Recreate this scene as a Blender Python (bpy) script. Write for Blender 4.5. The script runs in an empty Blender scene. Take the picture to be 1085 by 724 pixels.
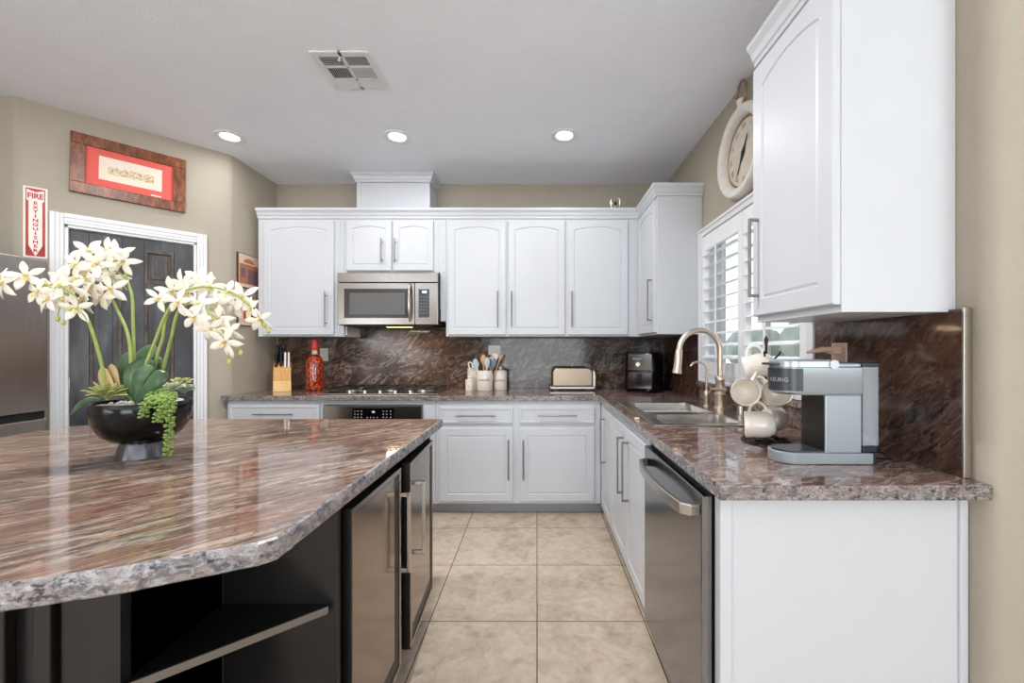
import bpy, math, random
from mathutils import Matrix, Vector, Euler
random.seed(7)
PI = math.pi
scn = bpy.context.scene
COL = scn.collection

# ------------------------------------------------------------------ camera, world, lights, exposure
F = 435.0; VX = 569.0; VY = 371.0; CH = 1.26      # focal length in pixels, vanishing point, camera height
cam_data = bpy.data.cameras.new('camera')
cam_data.sensor_width = 36.0
cam_data.lens = F / 1085 * 36
cam_data.shift_x = -(VX - 542.5) / 1085
cam_data.shift_y = (VY - 362.0) / 1085
cam_data.clip_start = 0.02
cam = bpy.data.objects.new('camera', cam_data)
COL.objects.link(cam)
cam.location = (0, 0, CH)
cam.rotation_euler = (PI / 2, 0, 0)
scn.camera = cam

def P(px, py, Y):
    """world point seen at photo pixel (px, py) at distance Y"""
    return Vector(((px - VX) * Y / F, Y, CH - (py - VY) * Y / F))

world = bpy.data.worlds.new('world'); scn.world = world; world.use_nodes = True
wn = world.node_tree
bg = wn.nodes['Background']
sky = wn.nodes.new('ShaderNodeTexSky'); sky.sky_type = 'HOSEK_WILKIE'
sky.sun_direction = (0.3, -0.6, 0.74); sky.turbidity = 3.0; sky.ground_albedo = 0.6
mixw = wn.nodes.new('ShaderNodeMix'); mixw.data_type = 'RGBA'; mixw.inputs[0].default_value = 0.65
mixw.inputs[7].default_value = (0.95, 0.98, 1.0, 1)
wn.links.new(sky.outputs[0], mixw.inputs[6]); wn.links.new(mixw.outputs[2], bg.inputs[0])
bg.inputs[1].default_value = 2.2

scn.view_settings.view_transform = 'Standard'
scn.view_settings.look = 'None'
scn.view_settings.exposure = 0.40
scn.view_settings.gamma = 1.0
scn.view_settings.use_curve_mapping = False
scn.cycles.use_denoising = True
scn.cycles.max_bounces = 8
scn.cycles.diffuse_bounces = 5
scn.cycles.glossy_bounces = 4
scn.cycles.transmission_bounces = 8
scn.cycles.transparent_max_bounces = 8
scn.cycles.sample_clamp_indirect = 6.0
scn.cycles.caustics_reflective = False
scn.cycles.caustics_refractive = False

def area_light(name, loc, rot, sx, sy, power, color):
    l = bpy.data.lights.new(name, 'AREA'); l.shape = 'RECTANGLE'; l.size = sx; l.size_y = sy
    l.energy = power; l.color = color
    o = bpy.data.objects.new(name, l); COL.objects.link(o); o.location = loc; o.rotation_euler = rot
    return o
# unseen fill panels added behind the camera; side pair tilted up for the ceiling
area_light('fill_light_front', (0.0, -5.90, 1.25), (PI / 2 + 0.20, 0, 0), 3.0, 2.2, 88, (0.90, 0.955, 1.0))
area_light('fill_light_west', (-3.60, -2.9, 1.35), (PI / 2 + 1.20, 0, -PI / 2), 3.4, 1.9, 98, (0.90, 0.955, 1.0))
area_light('fill_light_east', (2.90, -2.9, 1.40), (PI / 2 + 1.20, 0, PI / 2), 3.4, 1.9, 98, (0.90, 0.955, 1.0))

# ------------------------------------------------------------------ materials
def new_mat(name):
    m = bpy.data.materials.new(name); m.use_nodes = True
    nt = m.node_tree
    b = nt.nodes['Principled BSDF']
    return m, nt, b
def lin(c):
    return tuple(((v / 255) / 12.92 if v / 255 <= 0.04045 else (((v / 255) + 0.055) / 1.055) ** 2.4) for v in c) + (1.0,)
def node(nt, typ, **kw):
    n = nt.nodes.new(typ)
    for k, v in kw.items():
        setattr(n, k, v)
    return n
def coords(nt, scale=(1, 1, 1), rot=(0, 0, 0), loc=(0, 0, 0)):
    tc = node(nt, 'ShaderNodeTexCoord'); mp = node(nt, 'ShaderNodeMapping')
    mp.inputs['Scale'].default_value = scale; mp.inputs['Location'].default_value = loc
    m0 = node(nt, 'ShaderNodeMapping'); m0.inputs['Rotation'].default_value = rot      # turn first, stretch after
    nt.links.new(tc.outputs['Object'], m0.inputs['Vector']); nt.links.new(m0.outputs['Vector'], mp.inputs['Vector'])
    return mp.outputs['Vector']
def noise(nt, vec, scale, detail=4, rough=0.5, dist=0.0):
    n = node(nt, 'ShaderNodeTexNoise')
    n.inputs['Scale'].default_value = scale; n.inputs['Detail'].default_value = detail
    n.inputs['Roughness'].default_value = rough; n.inputs['Distortion'].default_value = dist
    nt.links.new(vec, n.inputs['Vector'])
    return n.outputs['Fac']
def ramp(nt, fac, stops, interp='LINEAR'):
    r = node(nt, 'ShaderNodeValToRGB'); r.color_ramp.interpolation = interp
    e = r.color_ramp.elements
    while len(e) < len(stops): e.new(0.5)
    for i, (p, c) in enumerate(stops):
        e[i].position = p; e[i].color = lin(c) if len(c) == 3 else c
    nt.links.new(fac, r.inputs['Fac'])
    return r.outputs['Color']
def mix(nt, fac, a, b, mode='MIX'):
    m = node(nt, 'ShaderNodeMix', data_type='RGBA', blend_type=mode)
    for sock, v in ((m.inputs[0], fac), (m.inputs[6], a), (m.inputs[7], b)):
        if isinstance(v, (int, float)): sock.default_value = v
        elif isinstance(v, tuple): sock.default_value = v
        else: nt.links.new(v, sock)
    return m.outputs[2]
def bump(nt, b, h, strength=0.2, dist=0.005):
    n = node(nt, 'ShaderNodeBump'); n.inputs['Strength'].default_value = strength; n.inputs['Distance'].default_value = dist
    nt.links.new(h, n.inputs['Height']); nt.links.new(n.outputs['Normal'], b.inputs['Normal'])

def plain(name, rgb, rough=0.5, metal=0.0, coat=0.0, spec=None, var=0.04, vscale=6.0, emit=None, trans=0.0, ior=None, aniso=0.0, bumps=None):
    m, nt, b = new_mat(name)
    v = coords(nt)
    f = noise(nt, v, vscale, 3)
    c = lin(rgb)
    lo = tuple(max(0, x * (1 - var)) for x in c[:3]) + (1,); hi = tuple(min(1, x * (1 + var)) for x in c[:3]) + (1,)
    nt.links.new(ramp(nt, f, [(0.3, lo), (0.7, hi)]), b.inputs['Base Color'])
    b.inputs['Roughness'].default_value = rough; b.inputs['Metallic'].default_value = metal
    b.inputs['Coat Weight'].default_value = coat; b.inputs['Coat Roughness'].default_value = 0.08
    if spec is not None: b.inputs['Specular IOR Level'].default_value = spec
    if trans: b.inputs['Transmission Weight'].default_value = trans
    if ior: b.inputs['IOR'].default_value = ior
    if aniso: b.inputs['Anisotropic'].default_value = aniso
    if emit:
        b.inputs['Emission Color'].default_value = lin(emit[0]); b.inputs['Emission Strength'].default_value = emit[1]
    if bumps: bump(nt, b, noise(nt, v, bumps[0], 3), bumps[1], bumps[2])
    return m

M = {}
M['paint'] = plain('white_cabinet_paint', (204, 207, 212), 0.36, spec=0.5, var=0.01)
M['trim'] = plain('white_trim_paint', (226, 227, 229), 0.4, var=0.01)
M['ceiling'] = plain('ceiling_texture_paint', (240, 244, 252), 0.9, var=0.015, bumps=(95, 0.35, 0.006))
M['wall'] = plain('taupe_orange_peel_wall', (171, 162, 147), 0.75, var=0.02, bumps=(70, 0.35, 0.006))
M['toekick'] = plain('grey_toe_kick', (160, 163, 168), 0.5)
M['black_wood'] = plain('black_lacquered_wood', (22, 20, 20), 0.28, var=0.3, vscale=3.0, spec=0.5)
M['black'] = plain('black_plastic', (14, 14, 15), 0.35)
M['gloss_black'] = plain('gloss_black', (9, 8, 9), 0.15, spec=0.4)
M['gap'] = plain('dark_gap', (8, 8, 8), 0.8)
M['nickel'] = plain('brushed_nickel', (196, 190, 182), 0.26, metal=1.0)
M['champagne'] = plain('champagne_bronze', (224, 208, 190), 0.34, metal=1.0)
M['chrome'] = plain('chrome', (215, 215, 215), 0.12, metal=1.0)
M['handle'] = plain('handle_nickel', (150, 146, 140), 0.28, metal=1.0)
M['sink'] = plain('sink_steel', (205, 200, 194), 0.26, metal=1.0)
M['cream'] = plain('cream_ceramic', (234, 226, 215), 0.14, coat=0.6, var=0.01)
M['canister'] = plain('white_stoneware', (226, 219, 208), 0.3, coat=0.2, var=0.02)
M['ink'] = plain('grey_ink', (92, 84, 78), 0.6)
M['red'] = plain('sign_red', (176, 40, 36), 0.4)
M['signwhite'] = plain('sign_white', (238, 226, 216), 0.4)
M['redmat'] = plain('red_mat_board', (226, 98, 88), 0.7, var=0.03)
M['paper'] = plain('cream_paper', (235, 224, 206), 0.8)
M['glassdark'] = plain('dark_oven_glass', (50, 47, 45), 0.16)
M['louver'] = plain('white_shutter_paint', (240, 241, 242), 0.35, var=0.01)
M['stem'] = plain('orchid_stem', (150, 164, 84), 0.45, var=0.15, vscale=30)
M['bud'] = plain('orchid_bud', (188, 186, 92), 0.45, var=0.1)
M['petal'] = plain('orchid_petal', (246, 240, 226), 0.55, var=0.03, vscale=20)
M['lip'] = plain('orchid_lip', (226, 204, 140), 0.5, var=0.12, vscale=60)
M['pebble'] = plain('white_pebbles', (214, 208, 198), 0.6)
M['pearl'] = plain('trailing_pearl_green', (134, 160, 82), 0.4, var=0.15, vscale=40)
M['rosette'] = plain('yellow_green_succulent', (176, 178, 110), 0.45, var=0.25, vscale=18)
M['sage'] = plain('sage_succulent', (150, 170, 140), 0.5, var=0.2, vscale=18)
M['pale'] = plain('pale_succulent', (206, 210, 180), 0.5, var=0.1, vscale=18)
M['tan_leaf'] = plain('tan_leaf', (196, 168, 118), 0.5, var=0.15, vscale=14)
M['blacksteel'] = plain('dark_wrought_wire', (38, 30, 27), 0.45, metal=0.4)
M['greybody'] = plain('grey_satin_plastic', (158, 167, 173), 0.30, metal=0.35, var=0.02)
M['greylid'] = plain('silver_lid', (176, 182, 188), 0.28, metal=0.5, var=0.02)
M['darkgrey'] = plain('dark_slate_plastic', (62, 66, 70), 0.32, metal=0.3)
M['navy'] = plain('navy_plastic', (24, 30, 48), 0.3)
M['silvertext'] = plain('silver_lettering', (215, 218, 220), 0.3)
M['toaster'] = plain('toaster_steel', (138, 124, 108), 0.32, metal=1.0)
M['toasterend'] = plain('toaster_end', (216, 214, 210), 0.3, metal=0.3)
M['outlet'] = plain('white_outlet', (226, 224, 220), 0.4)
M['brownplate'] = plain('brown_outlet', (60, 46, 40), 0.4)
M['rosegold'] = plain('rose_outlet_plate', (196, 168, 150), 0.35)
M['lightwood'] = plain('light_wood', (206, 160, 110), 0.5, var=0.12, vscale=24)
M['darkwood'] = plain('dark_wood', (80, 48, 32), 0.5, var=0.2, vscale=24)
M['blueutensil'] = plain('pale_blue_silicone', (176, 196, 206), 0.5)
M['bluegrey'] = plain('grey_blue_silicone', (110, 122, 132), 0.5)
M['waxred'] = plain('red_wax_cap', (198, 52, 44), 0.35)
M['clock'] = plain('whitewashed_clock', (218, 213, 206), 0.55, var=0.08, vscale=22)
M['clockface'] = plain('clock_dial_paper', (202, 194, 178), 0.6, var=0.08, vscale=14)
M['copper'] = plain('aged_copper', (150, 118, 92), 0.4, metal=0.6)
M['vent'] = plain('vent_white', (220, 220, 221), 0.5)
M['art_rust'] = plain('rust_painted_tile', (176, 112, 82), 0.5, var=0.2, vscale=50)
M['art_sky'] = plain('peach_painted_tile', (226, 196, 168), 0.5, var=0.1, vscale=50)
M['art_mauve'] = plain('mauve_painted_tile', (120, 92, 98), 0.5, var=0.3, vscale=60)
M['art_red'] = plain('red_painted_tile', (196, 58, 52), 0.5, var=0.2, vscale=60)
M['bulb'] = plain('glowing_lens', (255, 250, 240), 0.5, emit=((255, 247, 236), 9.0))
M['hoodlamp'] = plain('warm_hood_lamp', (255, 200, 130), 0.5, emit=((255, 190, 110), 4.0))
M['led'] = plain('blue_white_display', (180, 220, 255), 0.5, emit=((170, 215, 255), 1.6))
M['stucco'] = plain('neighbour_stucco', (226, 222, 214), 0.9)
M['hedge'] = plain('grey_green_foliage', (150, 156, 146), 0.9, var=0.25, vscale=3)
M['gravel'] = plain('pale_gravel', (206, 198, 186), 0.9)

def steel(name, rgb, rough, axis):
    m, nt, b = new_mat(name)
    sc = {'x': (1.2, 90, 90), 'y': (90, 1.2, 90), 'z': (90, 90, 1.2)}[axis]
    f = noise(nt, coords(nt, sc), 5, 3)
    c = lin(rgb)
    nt.links.new(ramp(nt, f, [(0.3, tuple(x * 0.93 for x in c[:3]) + (1,)), (0.7, tuple(min(1, x * 1.05) for x in c[:3]) + (1,))]), b.inputs['Base Color'])
    b.inputs['Metallic'].default_value = 1.0; b.inputs['Roughness'].default_value = rough
    bump(nt, b, f, 0.03, 0.001)
    return m
M['steel'] = steel('brushed_stainless_x', (166, 160, 155), 0.2, 'x')
M['steel_y'] = steel('brushed_stainless_y', (140, 142, 146), 0.17, 'y')
M['steel_z'] = steel('brushed_stainless_z', (172, 164, 158), 0.30, 'z')
M['cooler'] = steel('cooler_stainless', (160, 146, 134), 0.16, 'y')

def glass_mat(name, tint=(240, 244, 246), rough=0.0):
    m, nt, b = new_mat(name)
    out = nt.nodes['Material Output']
    tr = node(nt, 'ShaderNodeBsdfTransparent'); tr.inputs[0].default_value = lin(tint)
    gl = node(nt, 'ShaderNodeBsdfGlossy'); gl.inputs['Roughness'].default_value = 0.04
    fr = node(nt, 'ShaderNodeFresnel'); fr.inputs['IOR'].default_value = 1.45
    ms = node(nt, 'ShaderNodeMixShader')
    ge = node(nt, 'ShaderNodeNewGeometry'); iv = node(nt, 'ShaderNodeMath', operation='SUBTRACT'); iv.inputs[0].default_value = 1.0
    mu = node(nt, 'ShaderNodeMath', operation='MULTIPLY')
    nt.links.new(ge.outputs['Backfacing'], iv.inputs[1]); nt.links.new(iv.outputs[0], mu.inputs[0]); nt.links.new(fr.outputs[0], mu.inputs[1])
    nt.links.new(mu.outputs[0], ms.inputs[0]); nt.links.new(tr.outputs[0], ms.inputs[1]); nt.links.new(gl.outputs[0], ms.inputs[2])
    nt.links.new(ms.outputs[0], out.inputs['Surface'])
    return m
M['glass'] = glass_mat('window_glass')
M['tank'] = glass_mat('clear_tank_plastic', (206, 214, 222))
def frosted(name, amount, rgb):
    m = glass_mat(name, (232, 236, 240)); nt = m.node_tree; out = nt.nodes['Material Output']
    src = out.inputs['Surface'].links[0].from_socket
    df = node(nt, 'ShaderNodeBsdfDiffuse'); df.inputs[0].default_value = lin(rgb)
    mx = node(nt, 'ShaderNodeMixShader'); mx.inputs[0].default_value = amount
    nt.links.new(src, mx.inputs[1]); nt.links.new(df.outputs[0], mx.inputs[2]); nt.links.new(mx.outputs[0], out.inputs['Surface'])
    return m
M['tank'] = frosted('clear_tank_plastic', 0.28, (214, 220, 226))

def wood(name, c1, c2, c3, scale, rot=(0, 0, 0), rough=0.35, stretch=(1, 12, 12)):
    m, nt, b = new_mat(name)
    v = coords(nt, stretch, rot)
    f = noise(nt, v, scale, 6, 0.6, 0.6)
    nt.links.new(ramp(nt, f, [(0.3, c1), (0.5, c2), (0.72, c3)]), b.inputs['Base Color'])
    b.inputs['Roughness'].default_value = rough
    bump(nt, b, f, 0.1, 0.002)
    return m
M['frame_wood'] = wood('reclaimed_frame_wood', (74, 38, 20), (118, 64, 34), (160, 98, 56), 5, stretch=(9, 9, 2.5))
M['block_wood'] = wood('bamboo_block', (206, 146, 78), (226, 168, 98), (236, 184, 118), 8, stretch=(14, 2, 2), rough=0.4)
M['block_band'] = wood('pale_bamboo_band', (228, 186, 122), (240, 200, 138), (246, 212, 156), 8, stretch=(14, 2, 2), rough=0.4)
M['door_black'] = wood('distressed_black_door', (30, 30, 33), (52, 53, 57), (92, 92, 96), 3.0, stretch=(2.5, 2.5, 0.7), rough=0.35)
M['door_worn'] = wood('worn_brown_bevel', (34, 26, 22), (74, 58, 48), (112, 92, 78), 6, stretch=(4, 4, 2), rough=0.4)

def granite(name, base, streak, fleck, rot=(0, 0, 0), stretch=(1, 1, 1), scale=2.2, dist=1.8, fl=0.35, rough=0.07, big=None, fscale=70, spec=0.55):
    m, nt, b = new_mat(name)
    v = coords(nt, stretch, rot)
    w = noise(nt, v, scale, 12, 0.72, dist)
    c = ramp(nt, w, base)
    w2 = noise(nt, coords(nt, tuple(s * 1.9 for s in stretch), rot, (3, 7, 1)), scale * 1.6, 10, 0.72, dist * 1.3)
    s = ramp(nt, w2, streak)
    c2 = mix(nt, s, c, lin(fleck[0]))
    v3 = coords(nt, tuple(max(0.6, x * 0.5) for x in stretch), rot)
    w3 = noise(nt, v3, fscale, 4, 0.7, 0.3)
    fk = ramp(nt, w3, [(0.36, (255, 255, 255)), (0.46, (0, 0, 0))])
    c3 = mix(nt, mix(nt, fl, lin((0, 0, 0)), fk), c2, lin(fleck[1]))
    if big:
        w4 = noise(nt, coords(nt, stretch, rot, (9, 2, 5)), scale * 0.55, 4, 0.5, 1.0)
        c3 = mix(nt, ramp(nt, w4, [(0.46, (0, 0, 0)), (0.66, (170, 170, 170))]), c3, lin(big))
    nt.links.new(c3, b.inputs['Base Color'])
    b.inputs['Roughness'].default_value = rough
    b.inputs['Specular IOR Level'].default_value = spec
    return m
BW = [(0.50, (0, 0, 0)), (0.60, (190, 190, 190)), (0.66, (0, 0, 0))]
M['granite_island'] = granite('granite_island_top', [(0.30, (44, 36, 33)), (0.42, (96, 77, 67)), (0.50, (142, 116, 100)), (0.58, (84, 69, 62)), (0.68, (176, 154, 138))],
                              BW, ((222, 206, 192), (46, 39, 37)), rot=(0, 0, -0.80), stretch=(0.7, 3.6, 3.6), scale=3.0, dist=0.8, fl=0.7, big=(128, 82, 60), fscale=48, spec=0.8)
M['granite_counter'] = granite('granite_counter_top', [(0.30, (58, 44, 42)), (0.43, (104, 80, 72)), (0.54, (132, 108, 98)), (0.66, (96, 76, 70)), (0.78, (160, 142, 132))],
                               BW, ((206, 194, 186), (46, 38, 36)), rot=(0, 0, -0.5), stretch=(0.9, 2.8, 2.8), scale=3.0, dist=0.9, fl=0.6, big=(112, 70, 54), fscale=60)
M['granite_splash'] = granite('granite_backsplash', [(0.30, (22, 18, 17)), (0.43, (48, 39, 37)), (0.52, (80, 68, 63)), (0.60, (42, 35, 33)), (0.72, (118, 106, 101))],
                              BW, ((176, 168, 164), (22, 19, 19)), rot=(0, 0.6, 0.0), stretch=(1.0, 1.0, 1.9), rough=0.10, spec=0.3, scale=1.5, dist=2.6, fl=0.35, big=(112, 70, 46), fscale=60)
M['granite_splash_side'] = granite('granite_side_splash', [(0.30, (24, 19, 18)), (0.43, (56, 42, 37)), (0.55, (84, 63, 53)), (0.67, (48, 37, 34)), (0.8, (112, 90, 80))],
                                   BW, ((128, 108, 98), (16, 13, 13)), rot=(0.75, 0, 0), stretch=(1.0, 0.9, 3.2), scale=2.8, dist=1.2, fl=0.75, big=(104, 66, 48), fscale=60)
M['granite_edge'] = granite('granite_polished_edge', [(0.30, (56, 52, 53)), (0.45, (104, 97, 96)), (0.58, (140, 130, 127)), (0.75, (100, 90, 88))],
                            BW, ((206, 204, 204), (44, 42, 46)), stretch=(1.0, 1.0, 1.8), scale=20, dist=0.8, fl=0.9, rough=0.12, fscale=80)
M['granite_rough'] = granite('granite_chiselled_edge', [(0.30, (50, 50, 56)), (0.44, (100, 95, 97)), (0.56, (150, 141, 139)), (0.75, (120, 102, 96))],
                             BW, ((206, 208, 214), (36, 40, 50)), stretch=(1.0, 1.0, 1.5), scale=17, dist=0.7, fl=0.95, rough=0.3, fscale=85)

def floor_mat():
    m, nt, b = new_mat('travertine_tile_floor')
    tc = node(nt, 'ShaderNodeTexCoord'); sp = node(nt, 'ShaderNodeSeparateXYZ')
    nt.links.new(tc.outputs['Object'], sp.inputs[0])
    def mth(op, a, b_=None):
        n = node(nt, 'ShaderNodeMath', operation=op)
        for i, v in enumerate((a, b_)):
            if v is None: continue
            if isinstance(v, (int, float)): n.inputs[i].default_value = v
            else: nt.links.new(v, n.inputs[i])
        return n.outputs[0]
    pitch = 0.4985
    def line(s, off):
        u = mth('DIVIDE', mth('SUBTRACT', s, off), pitch)
        fr = mth('SUBTRACT', mth('FRACT', mth('ADD', u, 100.5)), 0.5)
        return mth('ABSOLUTE', fr), mth('FLOOR', mth('ADD', u, 100.0))
    lx, ix = line(sp.outputs['X'], 0.0)
    ly, iy = line(sp.outputs['Y'], 2.404)
    d = mth('MULTIPLY', mth('MINIMUM', lx, ly), pitch)
    g = mth('LESS_THAN', d, 0.0024)
    tint = node(nt, 'ShaderNodeTexWhiteNoise'); cmb = node(nt, 'ShaderNodeCombineXYZ')
    nt.links.new(ix, cmb.inputs[0]); nt.links.new(iy, cmb.inputs[1]); nt.links.new(cmb.outputs[0], tint.inputs['Vector'])
    # per tile shift of the stone pattern
    vm = node(nt, 'ShaderNodeVectorMath', operation='MULTIPLY_ADD'); vm.inputs[1].default_value = (9, 9, 9)
    nt.links.new(tint.outputs['Color'], vm.inputs[0]); nt.links.new(tc.outputs['Object'], vm.inputs[2])
    f1 = noise(nt, vm.outputs[0], 4.2, 8, 0.62, 1.5)
    f2 = noise(nt, vm.outputs[0], 16, 6, 0.6, 0.8)
    c = ramp(nt, f1, [(0.32, (174, 154, 133)), (0.46, (196, 177, 155)), (0.56, (208, 191, 171)), (0.70, (187, 166, 144))])
    c = mix(nt, 0.35, c, ramp(nt, f2, [(0.35, (170, 150, 128)), (0.62, (222, 206, 187))]))
    c = mix(nt, g, c, lin((104, 84, 66)))
    nt.links.new(c, b.inputs['Base Color'])
    b.inputs['Roughness'].default_value = 0.27
    gi = mth('SUBTRACT', 1.0, g)
    bump(nt, b, gi, 0.25, 0.002)
    return m
M['floor'] = floor_mat()

def leaf_mat():
    m, nt, b = new_mat('orchid_leaf')
    f = noise(nt, coords(nt), 9, 5, 0.6)
    nt.links.new(ramp(nt, f, [(0.3, (42, 66, 44)), (0.5, (68, 98, 66)), (0.7, (112, 138, 92))]), b.inputs['Base Color'])
    b.inputs['Roughness'].default_value = 0.35
    return m
M['leaf'] = leaf_mat()
def chili_mat():
    m, nt, b = new_mat('chili_oil_glass')
    v = coords(nt)
    vo = node(nt, 'ShaderNodeTexVoronoi'); vo.inputs['Scale'].default_value = 55; nt.links.new(v, vo.inputs['Vector'])
    c = ramp(nt, vo.outputs['Distance'], [(0.1, (224, 118, 44)), (0.35, (170, 52, 20)), (0.7, (96, 22, 12))])
    nt.links.new(c, b.inputs['Base Color']); b.inputs['Roughness'].default_value = 0.08
    b.inputs['Coat Weight'].default_value = 0.8
    return m
M['chili'] = chili_mat()
def sketch_mat():
    m, nt, b = new_mat('brown_ink_sketch')
    f = noise(nt, coords(nt, (1, 1, 1.6)), 75, 6, 0.75, 0.4)
    nt.links.new(ramp(nt, f, [(0.36, (140, 108, 80)), (0.46, (205, 178, 138)), (0.56, (233, 220, 198))]), b.inputs['Base Color'])
    b.inputs['Roughness'].default_value = 0.8
    return m
M['sketch'] = sketch_mat()

# ------------------------------------------------------------------ mesh helpers (all vertices given in world space)
class MB:
    def __init__(s, T=None):
        s.v = []; s.f = []; s.m = []; s.T = T
    def add(s, vs, fs, mi=0, T=None):
        n = len(s.v)
        for p in vs:
            p = Vector(p)
            if T is not None: p = T @ p
            if s.T is not None: p = s.T @ p
            s.v.append(p)
        for f in fs:
            s.f.append(tuple(i + n for i in f)); s.m.append(mi)
        return s
    def box(s, x0, y0, z0, x1, y1, z1, mi=0, T=None):
        if x0 > x1: x0, x1 = x1, x0
        if y0 > y1: y0, y1 = y1, y0
        if z0 > z1: z0, z1 = z1, z0
        vs = [(x0, y0, z0), (x1, y0, z0), (x1, y1, z0), (x0, y1, z0), (x0, y0, z1), (x1, y0, z1), (x1, y1, z1), (x0, y1, z1)]
        return s.add(vs, [(3, 2, 1, 0), (4, 5, 6, 7), (0, 1, 5, 4), (1, 2, 6, 5), (2, 3, 7, 6), (3, 0, 4, 7)], mi, T)
    def prism(s, poly, z0, z1, mi=0, mside=None, T=None):
        n = len(poly)
        a = sum(poly[i][0] * poly[(i + 1) % n][1] - poly[(i + 1) % n][0] * poly[i][1] for i in range(n))
        if a < 0: poly = poly[::-1]
        vs = [(x, y, z0) for x, y in poly] + [(x, y, z1) for x, y in poly]
        s.add(vs, [tuple(range(n))[::-1], tuple(range(n, 2 * n))], mi, T)
        s.add(vs, [(i, (i + 1) % n, n + (i + 1) % n, n + i) for i in range(n)], mi if mside is None else mside, T)
        return s
    def lathe(s, prof, c=(0, 0, 0), n=32, mi=0, T=None, closed=False):
        """prof: list of (radius, z), from bottom to top on the outside"""
        vs = []; fs = []
        for r, z in prof:
            for k in range(n):
                a = 2 * PI * k / n
                vs.append((c[0] + r * math.cos(a), c[1] + r * math.sin(a), c[2] + z))
        m = len(prof)
        for j in range(m - 1):
            for k in range(n):
                k2 = (k + 1) % n
                fs.append((j * n + k, j * n + k2, (j + 1) * n + k2, (j + 1) * n + k))
        if not closed:
            if prof[0][0] > 1e-5: fs.append(tuple(range(n))[::-1])
            if prof[-1][0] > 1e-5: fs.append(tuple(range((m - 1) * n, m * n)))
        return s.add(vs, fs, mi, T)
    def tube(s, pts, r, n=10, mi=0, T=None, loop=False):
        pts = [Vector(p) for p in pts]; m = len(pts)
        rs = r if isinstance(r, (list, tuple)) else [r] * m
        vs = []; fs = []
        up = None
        for i, p in enumerate(pts):
            if loop: d = pts[(i + 1) % m] - pts[i - 1]
            else: d = pts[min(i + 1, m - 1)] - pts[max(i - 1, 0)]
            d.normalize()
            if up is None:
                up = Vector((0, 0, 1)) if abs(d.z) < 0.9 else Vector((1, 0, 0))
            u = d.cross(up)
            if u.length < 1e-6: u = d.orthogonal()
            u.normalize(); w = u.cross(d).normalized(); up = w
            for k in range(n):
                a = 2 * PI * k / n
                vs.append(p + (u * math.cos(a) + w * math.sin(a)) * rs[i])
        rng = m if loop else m - 1
        for j in range(rng):
            j2 = (j + 1) % m
            for k in range(n):
                k2 = (k + 1) % n
                fs.append((j * n + k, j2 * n + k, j2 * n + k2, j * n + k2))
        if not loop:
            fs.append(tuple(range(n))); fs.append(tuple(range((m - 1) * n, m * n))[::-1])
        return s.add(vs, fs, mi, T)
    def cyl(s, p0, p1, r, n=20, mi=0, T=None):
        return s.tube([p0, p1], r, n, mi, T)
    def ball(s, c, r, n=12, mi=0, sc=(1, 1, 1), T=None):
        vs = []; fs = []
        m = max(4, n // 2)
        for j in range(m + 1):
            t = PI * j / m
            for k in range(n):
                a = 2 * PI * k / n
                vs.append((c[0] + r * sc[0] * math.sin(t) * math.cos(a), c[1] + r * sc[1] * math.sin(t) * math.sin(a), c[2] - r * sc[2] * math.cos(t)))
        for j in range(m):
            for k in range(n):
                k2 = (k + 1) % n
                fs.append((j * n + k, j * n + k2, (j + 1) * n + k2, (j + 1) * n + k))
        return s.add(vs, fs, mi, T)
    def grid_slab(s, xs, ys, filled, z0, z1, mi=0, mside=None):
        idx = {}
        vs = []
        def vid(i, j, t):
            k = (i, j, t)
            if k not in idx:
                idx[k] = len(vs); vs.append((xs[i], ys[j], z1 if t else z0))
            return idx[k]
        top = []; side = []
        F_ = lambda i, j: 0 <= i < len(xs) - 1 and 0 <= j < len(ys) - 1 and filled(i, j)
        for i in range(len(xs) - 1):
            for j in range(len(ys) - 1):
                if not F_(i, j): continue
                top.append((vid(i, j, 1), vid(i + 1, j, 1), vid(i + 1, j + 1, 1), vid(i, j + 1, 1)))
                top.append((vid(i, j + 1, 0), vid(i + 1, j + 1, 0), vid(i + 1, j, 0), vid(i, j, 0)))
                if not F_(i, j - 1): side.append((vid(i, j, 0), vid(i + 1, j, 0), vid(i + 1, j, 1), vid(i, j, 1)))
                if not F_(i, j + 1): side.append((vid(i + 1, j + 1, 0), vid(i, j + 1, 0), vid(i, j + 1, 1), vid(i + 1, j + 1, 1)))
                if not F_(i - 1, j): side.append((vid(i, j + 1, 0), vid(i, j, 0), vid(i, j, 1), vid(i, j + 1, 1)))
                if not F_(i + 1, j): side.append((vid(i + 1, j, 0), vid(i + 1, j + 1, 0), vid(i + 1, j + 1, 1), vid(i + 1, j, 1)))
        n = len(s.v)
        s.v += [Vector(p) for p in vs]
        for f in top: s.f.append(tuple(i + n for i in f)); s.m.append(mi)
        for f in side: s.f.append(tuple(i + n for i in f)); s.m.append(mi if mside is None else mside)
        return s
    def build(s, name, mats, parent=None, bevel=0.0, smooth=False, seg=2, angle=35):
        if not isinstance(mats, (list, tuple)): mats = [mats]
        me = bpy.data.meshes.new(name)
        inv = world_of(parent).inverted() if parent is not None else None
        vs = [(inv @ p) if inv is not None else p for p in s.v]
        me.from_pydata([tuple(p) for p in vs], [], s.f)
        for m_ in mats: me.materials.append(M[m_] if isinstance(m_, str) else m_)
        for p, mi in zip(me.polygons, s.m): p.material_index = mi
        me.validate(clean_customdata=False)
        me.update()
        if smooth:
            me.polygons.foreach_set('use_smooth', [True] * len(me.polygons))
            me.set_sharp_from_angle(angle=math.radians(angle))
        o = bpy.data.objects.new(name, me); COL.objects.link(o)
        if parent is not None: o.parent = parent
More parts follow.
